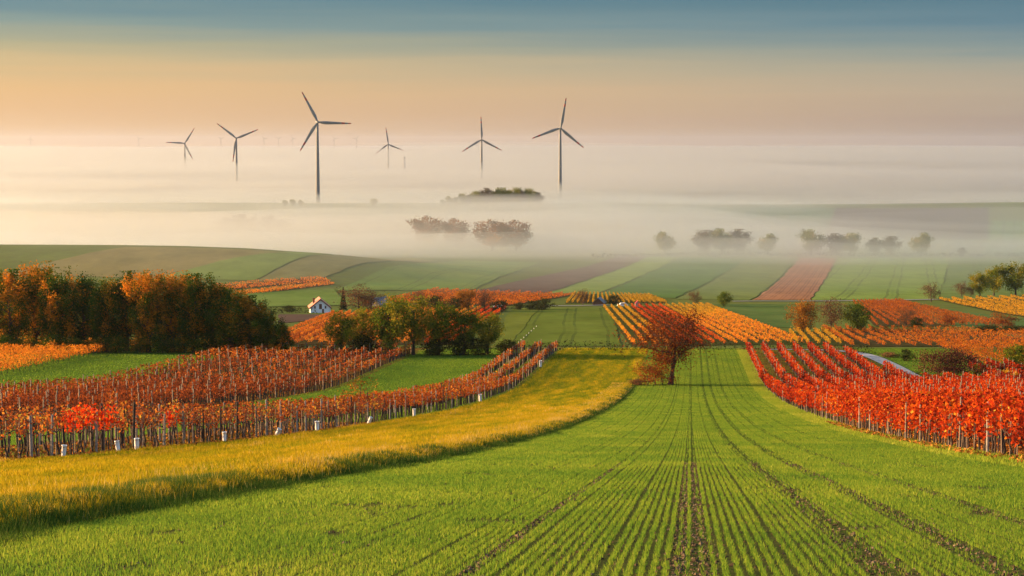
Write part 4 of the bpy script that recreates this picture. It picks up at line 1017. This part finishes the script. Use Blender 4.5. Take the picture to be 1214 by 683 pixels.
def car(px, py):
    g = gp(px, py); o = empty('parked_car', (g[0], g[1], g[2] + .15), .15)
    prof = [(-2.1, .35), (-2.1, .85), (-1.3, .95), (-.8, 1.5), (1.2, 1.55), (2.0, 1.0), (2.15, .9), (2.15, .35)]
    b = MB(); n = len(prof); V = [(x_, -.85, z_) for x_, z_ in prof] + [(x_, .85, z_) for x_, z_ in prof]
    b.add(V, [(i, i + 1, n + i + 1, n + i) for i in range(n - 1)] + [(n - 1, 0, n, 2 * n - 1), (0, 7, 6, 1), (1, 6, 5, 2), (2, 5, 4, 3), (n + 1, n + 6, n + 7, n), (n + 2, n + 5, n + 6, n + 1), (n + 3, n + 4, n + 5, n + 2)])
    b.make('body', M['white'], o)
    b = MB()
    for s in (-1, 1): b.add([(-1.15, s * .87, 1.0), (1.6, s * .87, 1.05), (1.15, s * .87, 1.45), (-.75, s * .87, 1.42)], [(0, 1, 2, 3)])
    b.make('window', glassm, o)
    for x_ in (-1.35, 1.35):
        for s in (-1, 1):
            b = MB(); b.tube([(x_, s * .72, .33), (x_, s * .9, .33)], .33, 14); b.make('wheel', glassm, o)
    tag(o, 'white van parked at the head of the yellow vine rows', 'car')
car(738, 364)

# ------------------------------------------------------------------ fog banks and haze
def fog_bank(name, x0, x1, y0, y1, topf, bottom, mat, label, nx=90, ny=90, ygeo=False):
    xs = np.linspace(x0, x1, nx); ys = np.geomspace(y0, y1, ny) if ygeo else np.linspace(y0, y1, ny)
    X, Y = np.meshgrid(xs, ys); T = np.maximum(topf(X, Y), bottom + .5)
    top = np.stack([X, Y, T], -1).reshape(-1, 3); bot = top.copy(); bot[:, 2] = bottom
    V = np.concatenate([top, bot]); N = nx * ny
    i = (np.arange(ny - 1)[:, None] * nx + np.arange(nx - 1)[None, :]).ravel()
    f = [np.stack([i, i + 1, i + nx + 1, i + nx], 1), np.stack([i + N, i + nx + N, i + nx + 1 + N, i + 1 + N], 1)]
    j = np.arange(nx - 1); f.append(np.stack([j, j + N, j + 1 + N, j + 1], 1)); k = (ny - 1) * nx + j; f.append(np.stack([k, k + 1, k + 1 + N, k + N], 1))
    j = np.arange(ny - 1) * nx; f.append(np.stack([j, j + nx, j + nx + N, j + N], 1)); k = j + nx - 1; f.append(np.stack([k, k + N, k + nx + N, k + nx], 1))
    return tag(build(name, V, [np.concatenate(f)], mat, None, None, None, True), label, 'fog', kind='stuff')
FC = (.83, .86, .84); FL_GLOW = (.80, .76, .67); FS = (.57, .60, .585); FM = (.64, .67, .66)  # the left banks' colour carries the peach glow of the low sun
def rough(x, y, seed):
    t = 0; a = 1.0; n = 0
    for k in range(6):
        t = t + a * (vnoise(x / 5200 * 2 ** k + seed, y / 3000 * 2 ** k + seed * 1.7, seed + k) - .5); n += a; a *= .76
    return t / n * 2
def sea_top(level, off, y0=2480, ramp=420):
    def f(x, y):
        w = (fbm(x / 260, y / 900 + 1, 9, 2) - .5) * 260
        edge = sstep(y0, y0 + ramp, y + w) * (1 - sstep(29500, 30500, y))
        side = sstep(0, 800, x + 14500) * (1 - sstep(13700, 14500, x))
        amp = 46 * (np.clip(y, 2400, 14000) / 3500) ** .3
        t = level + np.clip(amp * rough(x, y, 3), -32, 16) + off * (1 + .7 * (fbm(x / 900, y / 700, 44, 3) - .5) * 2)
        return -112 + (t + 112) * edge * side
    return f
fog_bank('fog', -15000, 15000, 2440, 31000, sea_top(-82, 8), -113, vol_mat('fog_thin', FM, .0007, .7), 'thin upper veil of the fog sea behind the ridge', 260, 300, True)
fog_bank('fog', -15000, 15000, 2460, 31000, sea_top(-82, 4), -113.3, vol_mat('fog_mid', FM, .0025, .65), 'middle layer of the fog sea behind the ridge', 260, 300, True)
fog_bank('fog', -15000, 15000, 2480, 31000, sea_top(-82, 0), -113.6, vol_mat('fog_deep', FS, .03, .5), 'deep white body of the fog sea behind the ridge', 260, 300, True)
def lens(level, seed, amp, y0, y1, xa, xb, sx=420, sy=300, rmp=320, rx=500):
    def f(x, y):
        n = fbm(x / sx + seed, y / sy, seed, 4) - .5; rt_ = sstep(150, 500, x)
        w = (fbm(x / 330 + 4, y / 300 + seed, seed + 3, 3) - .5) * 520
        ya = y0 + (150 * rt_ if y1 > 2500 and level < -60 else 0); yb = y1 - (430 * rt_ if level < -72 and y1 < 2500 else 0)
        e = sstep(ya, ya + rmp, y + w) * (1 - sstep(yb - rmp, yb, y + w * .6)) * sstep(xa, xa + rx, x + w) * (1 - sstep(xb - rx, xb, x + w))
        return -110 + (level - (5 * sstep(120, 480, x + w * .5) if level < -72 and y1 < 2500 else 0) + 110 + amp * n * 2) * e
    return f
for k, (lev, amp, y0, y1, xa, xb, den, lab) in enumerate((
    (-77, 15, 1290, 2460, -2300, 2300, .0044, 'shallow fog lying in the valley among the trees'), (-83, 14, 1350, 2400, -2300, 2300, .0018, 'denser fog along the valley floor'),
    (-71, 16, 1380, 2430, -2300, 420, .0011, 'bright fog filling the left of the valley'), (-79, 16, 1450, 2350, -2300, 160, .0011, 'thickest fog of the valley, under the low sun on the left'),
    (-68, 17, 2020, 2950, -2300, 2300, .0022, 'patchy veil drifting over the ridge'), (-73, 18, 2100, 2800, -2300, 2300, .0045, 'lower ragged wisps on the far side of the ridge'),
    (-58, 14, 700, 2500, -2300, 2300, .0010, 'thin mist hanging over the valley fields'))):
    fog_bank('fog', -2400, 2400, y0 - 120, y1 + 140, lens(lev, 21 + 7 * k, amp, y0, y1, xa, xb), -110.6 - .3 * k, vol_mat('fog_lens_%d' % k, FL_GLOW if k in (2, 3) else FC, den, .75), lab, 150, 90)
def wisp(seed, px, py, d, L, W, H, dens):
    r = np.random.default_rng(seed); nu, nv = 64, 20
    u, v = np.meshgrid(np.linspace(0, 2 * math.pi, nu, endpoint=False), np.linspace(.02, math.pi - .02, nv))
    s = .45 + 1.1 * fbm(np.cos(u) * np.sin(v) * 1.9 + seed, np.sin(u) * np.sin(v) * 1.9 + np.cos(v) * .8, seed, 4)
    cx = (px - 607) / F * d; cz = (HOR - py) / F * d
    X = cx + L * s * np.cos(u) * np.sin(v); Y = d + W * s * np.sin(u) * np.sin(v); T = cz + H * s * np.cos(v) + r.uniform(-.03, .03) * (X - cx)
    V_ = np.stack([X, Y, T], -1).reshape(-1, 3); i = np.arange(nv - 1)[:, None] * nu; j = np.arange(nu)[None, :]; j2 = (j + 1) % nu
    q = np.stack([(i + nu + j).ravel(), (i + nu + j2).ravel(), (i + j2).ravel(), (i + j).ravel()], 1)
    n0 = len(V_); V_ = np.concatenate([V_, [[cx, d, float(T[0].mean())], [cx, d, float(T[-1].mean())]]])
    jj = np.arange(nu); t = np.concatenate([np.stack([np.full(nu, n0), jj, (jj + 1) % nu], 1), np.stack([np.full(nu, n0 + 1), (nv - 1) * nu + (jj + 1) % nu, (nv - 1) * nu + jj], 1)])
    tag(build('fog', V_, [q, t], vol_mat('fog_wisp', FM, dens, .65), None, None, None, True), 'drifting wisp of fog floating over the fog sea and the ridge', 'fog', 'fog wisps', 'stuff')
for k, (px, py, d, L, W, H, dn) in enumerate(((120, 205, 3000, 520, 170, 13, .002), (320, 214, 2900, 420, 150, 12, .002), (40, 190, 4200, 700, 260, 16, .0016), (420, 196, 3900, 600, 240, 15, .0016), (520, 224, 2800, 330, 120, 11, .003),
        (650, 226, 2700, 260, 110, 11, .0035), (700, 214, 3000, 420, 160, 14, .0025), (840, 204, 3300, 620, 200, 15, .002), (980, 214, 3000, 460, 170, 15, .0025), (1120, 206, 3200, 560, 190, 17, .002), (900, 226, 2750, 380, 130, 12, .003), (1080, 232, 2650, 330, 120, 11, .003),
        (760, 240, 2480, 260, 90, 10, .0035), (1190, 228, 2600, 300, 120, 12, .003), (240, 232, 2600, 380, 110, 10, .003), (90, 238, 2550, 320, 110, 10, .003), (600, 188, 4600, 800, 300, 17, .0014), (1000, 186, 5000, 900, 320, 20, .0013), (220, 182, 5600, 1000, 380, 18, .0013),
        (800, 180, 6500, 1200, 420, 20, .0011), (1150, 180, 6300, 900, 380, 22, .0012), (700, 270, 1950, 240, 80, 10, .0025), (880, 262, 2080, 260, 90, 9, .002), (1060, 290, 1820, 200, 60, 7, .002), (470, 284, 1780, 230, 70, 9, .0025))):
    wisp(500 + k, px, py, d, L, W, H, dn * (.5 if px > 740 and 222 < py < 250 else 1.2))
for k, (px, py, d, L, H) in enumerate(((50, 245, 2300, 230, 9), (190, 247, 2280, 200, 8), (480, 243, 2290, 190, 9), (690, 247, 2260, 230, 10))):
    wisp(560 + k, px, py, d, L, 80, H, .0022)
b = MB(); b.box((0, 15000, -18), (16500, 15900, 98)); o = b.make('haze', vol_mat('haze_air', (.62, .64, .70), .00003, .6)); o.name = 'haze'
tag(o, 'even morning haze over the whole landscape', 'haze', kind='stuff')

# ------------------------------------------------------------------ light, sky, camera
az, el = math.radians(SUN_AZ), math.radians(SUN_EL)
sd = Vector((-math.sin(az) * math.cos(el), math.cos(az) * math.cos(el), math.sin(el)))
sl = bpy.data.lights.new('sun', 'SUN'); sl.energy = 5.0; sl.angle = math.radians(.5); sl.color = (1.0, .59, .26)
so = bpy.data.objects.new('sun', sl); COL.objects.link(so); so.rotation_euler = sd.to_track_quat('Z', 'Y').to_euler()
w = bpy.data.worlds.new('World'); SC.world = w; w.use_nodes = True
nt = w.node_tree; nt.nodes.clear()
def N(t, **k):
    n = nt.nodes.new(t)
    for a, v in k.items(): setattr(n, a, v)
    return n
LK = nt.links.new
sky = N('ShaderNodeTexSky', sky_type='NISHITA', sun_disc=False, sun_elevation=el, sun_rotation=-az, altitude=250)
try: sky.dust_density = 3.0
except Exception: pass
tc = N('ShaderNodeTexCoord'); sx = N('ShaderNodeSeparateXYZ'); LK(tc.outputs['Generated'], sx.inputs[0])
def rampn(fac, stops):
    n = N('ShaderNodeValToRGB'); e = n.color_ramp.elements
    while len(e) < len(stops): e.new(.5)
    for q, (p, c) in zip(e, stops): q.position = p; q.color = (*c, 1)
    LK(fac, n.inputs[0]); return n.outputs[0]
def mathn(op, a, b=None, clamp=False):
    n = N('ShaderNodeMath', operation=op, use_clamp=clamp)
    for i, v in enumerate((a, b)):
        if v is None: continue
        if isinstance(v, (int, float)): n.inputs[i].default_value = v
        else: LK(v, n.inputs[i])
    return n.outputs[0]
mp = N('ShaderNodeMapping'); mp.inputs['Scale'].default_value = (2.2, 2.2, 60); LK(tc.outputs['Generated'], mp.inputs[0])
nz = N('ShaderNodeTexNoise'); nz.inputs['Scale'].default_value = 2.2; nz.inputs['Detail'].default_value = 4; LK(mp.outputs[0], nz.inputs['Vector'])
elev = mathn('ADD', mathn('DIVIDE', sx.outputs[2], .10), mathn('MULTIPLY', mathn('SUBTRACT', nz.outputs['Fac'], .5), .17), True)   # 0..1 = 0..5.7 degrees
SKY_L = [(0, (.92, .60, .34)), (.07, (.91, .58, .31)), (.15, (.89, .55, .27)), (.28, (.88, .55, .25)), (.40, (.72, .53, .27)), (.50, (.50, .46, .28)), (.60, (.28, .37, .33)), (.74, (.13, .265, .325)), (1, (.07, .18, .27))]
SKY_R = [(0, (.42, .33, .26)), (.10, (.45, .345, .27)), (.26, (.50, .41, .30)), (.38, (.40, .39, .31)), (.48, (.26, .33, .32)), (.60, (.14, .25, .31)), (.74, (.085, .195, .255)), (1, (.05, .145, .23))]
aza = mathn('ADD', mathn('DIVIDE', sx.outputs[0], .54), .5, True)
mx = N('ShaderNodeMix', data_type='RGBA'); LK(aza, mx.inputs[0]); LK(rampn(elev, SKY_L), mx.inputs[6]); LK(rampn(elev, SKY_R), mx.inputs[7])
bg1 = N('ShaderNodeBackground'); bg1.inputs['Strength'].default_value = .115; LK(sky.outputs[0], bg1.inputs[0])
mr = N('ShaderNodeMapRange'); mr.interpolation_type = 'SMOOTHSTEP'; mr.inputs['From Min'].default_value = .30; mr.inputs['From Max'].default_value = .65; LK(sx.outputs[0], mr.inputs['Value'])
bh = N('ShaderNodeMapRange'); bh.interpolation_type = 'SMOOTHSTEP'; bh.inputs['From Min'].default_value = .75; bh.inputs['From Max'].default_value = .2; LK(sx.outputs[1], bh.inputs['Value'])
mx2 = N('ShaderNodeMix', data_type='RGBA'); LK(mathn('MULTIPLY', mathn('MAXIMUM', mr.outputs[0], bh.outputs[0]), mathn('ADD', mathn('MULTIPLY', sx.outputs[0], 2.0), 1.0, True)), mx2.inputs[0]); LK(mx.outputs[2], mx2.inputs[6]); mx2.inputs[7].default_value = (.24, .31, .42, 1)  # unseen sky to the right and behind turned blue-grey as added fill light
bg2 = N('ShaderNodeBackground'); bg2.inputs['Strength'].default_value = .31; LK(mx2.outputs[2], bg2.inputs[0])
hi = N('ShaderNodeMapRange'); hi.interpolation_type = 'SMOOTHSTEP'; hi.inputs['From Min'].default_value = .085; hi.inputs['From Max'].default_value = .22; LK(sx.outputs[2], hi.inputs['Value'])
ms = N('ShaderNodeMixShader'); LK(hi.outputs[0], ms.inputs[0]); LK(bg2.outputs[0], ms.inputs[1]); LK(bg1.outputs[0], ms.inputs[2])
wo = N('ShaderNodeOutputWorld'); LK(ms.outputs[0], wo.inputs['Surface'])
cd = bpy.data.cameras.new('camera'); cd.sensor_width = 36; cd.lens = 36 * F / PW; cd.clip_start = .5; cd.clip_end = 80000
co = bpy.data.objects.new('camera', cd); COL.objects.link(co); co.location = (0, 0, 0); co.rotation_euler = (math.pi / 2 - PITCH, 0, 0)
SC.camera = co
SC.view_settings.view_transform = 'Standard'; SC.view_settings.look = 'None'; SC.view_settings.exposure = 1.62; SC.view_settings.gamma = 1; SC.view_settings.use_curve_mapping = False
SC.render.engine = 'CYCLES'
cy = SC.cycles
cy.use_denoising = True; cy.max_bounces = 6; cy.diffuse_bounces = 2; cy.glossy_bounces = 1; cy.transmission_bounces = 3; cy.volume_bounces = 2; cy.transparent_max_bounces = 128
cy.caustics_reflective = False; cy.caustics_refractive = False; cy.use_light_tree = False
cy.sample_clamp_indirect = 6
try: cy.denoiser = 'OPENIMAGEDENOISE'
except Exception: pass
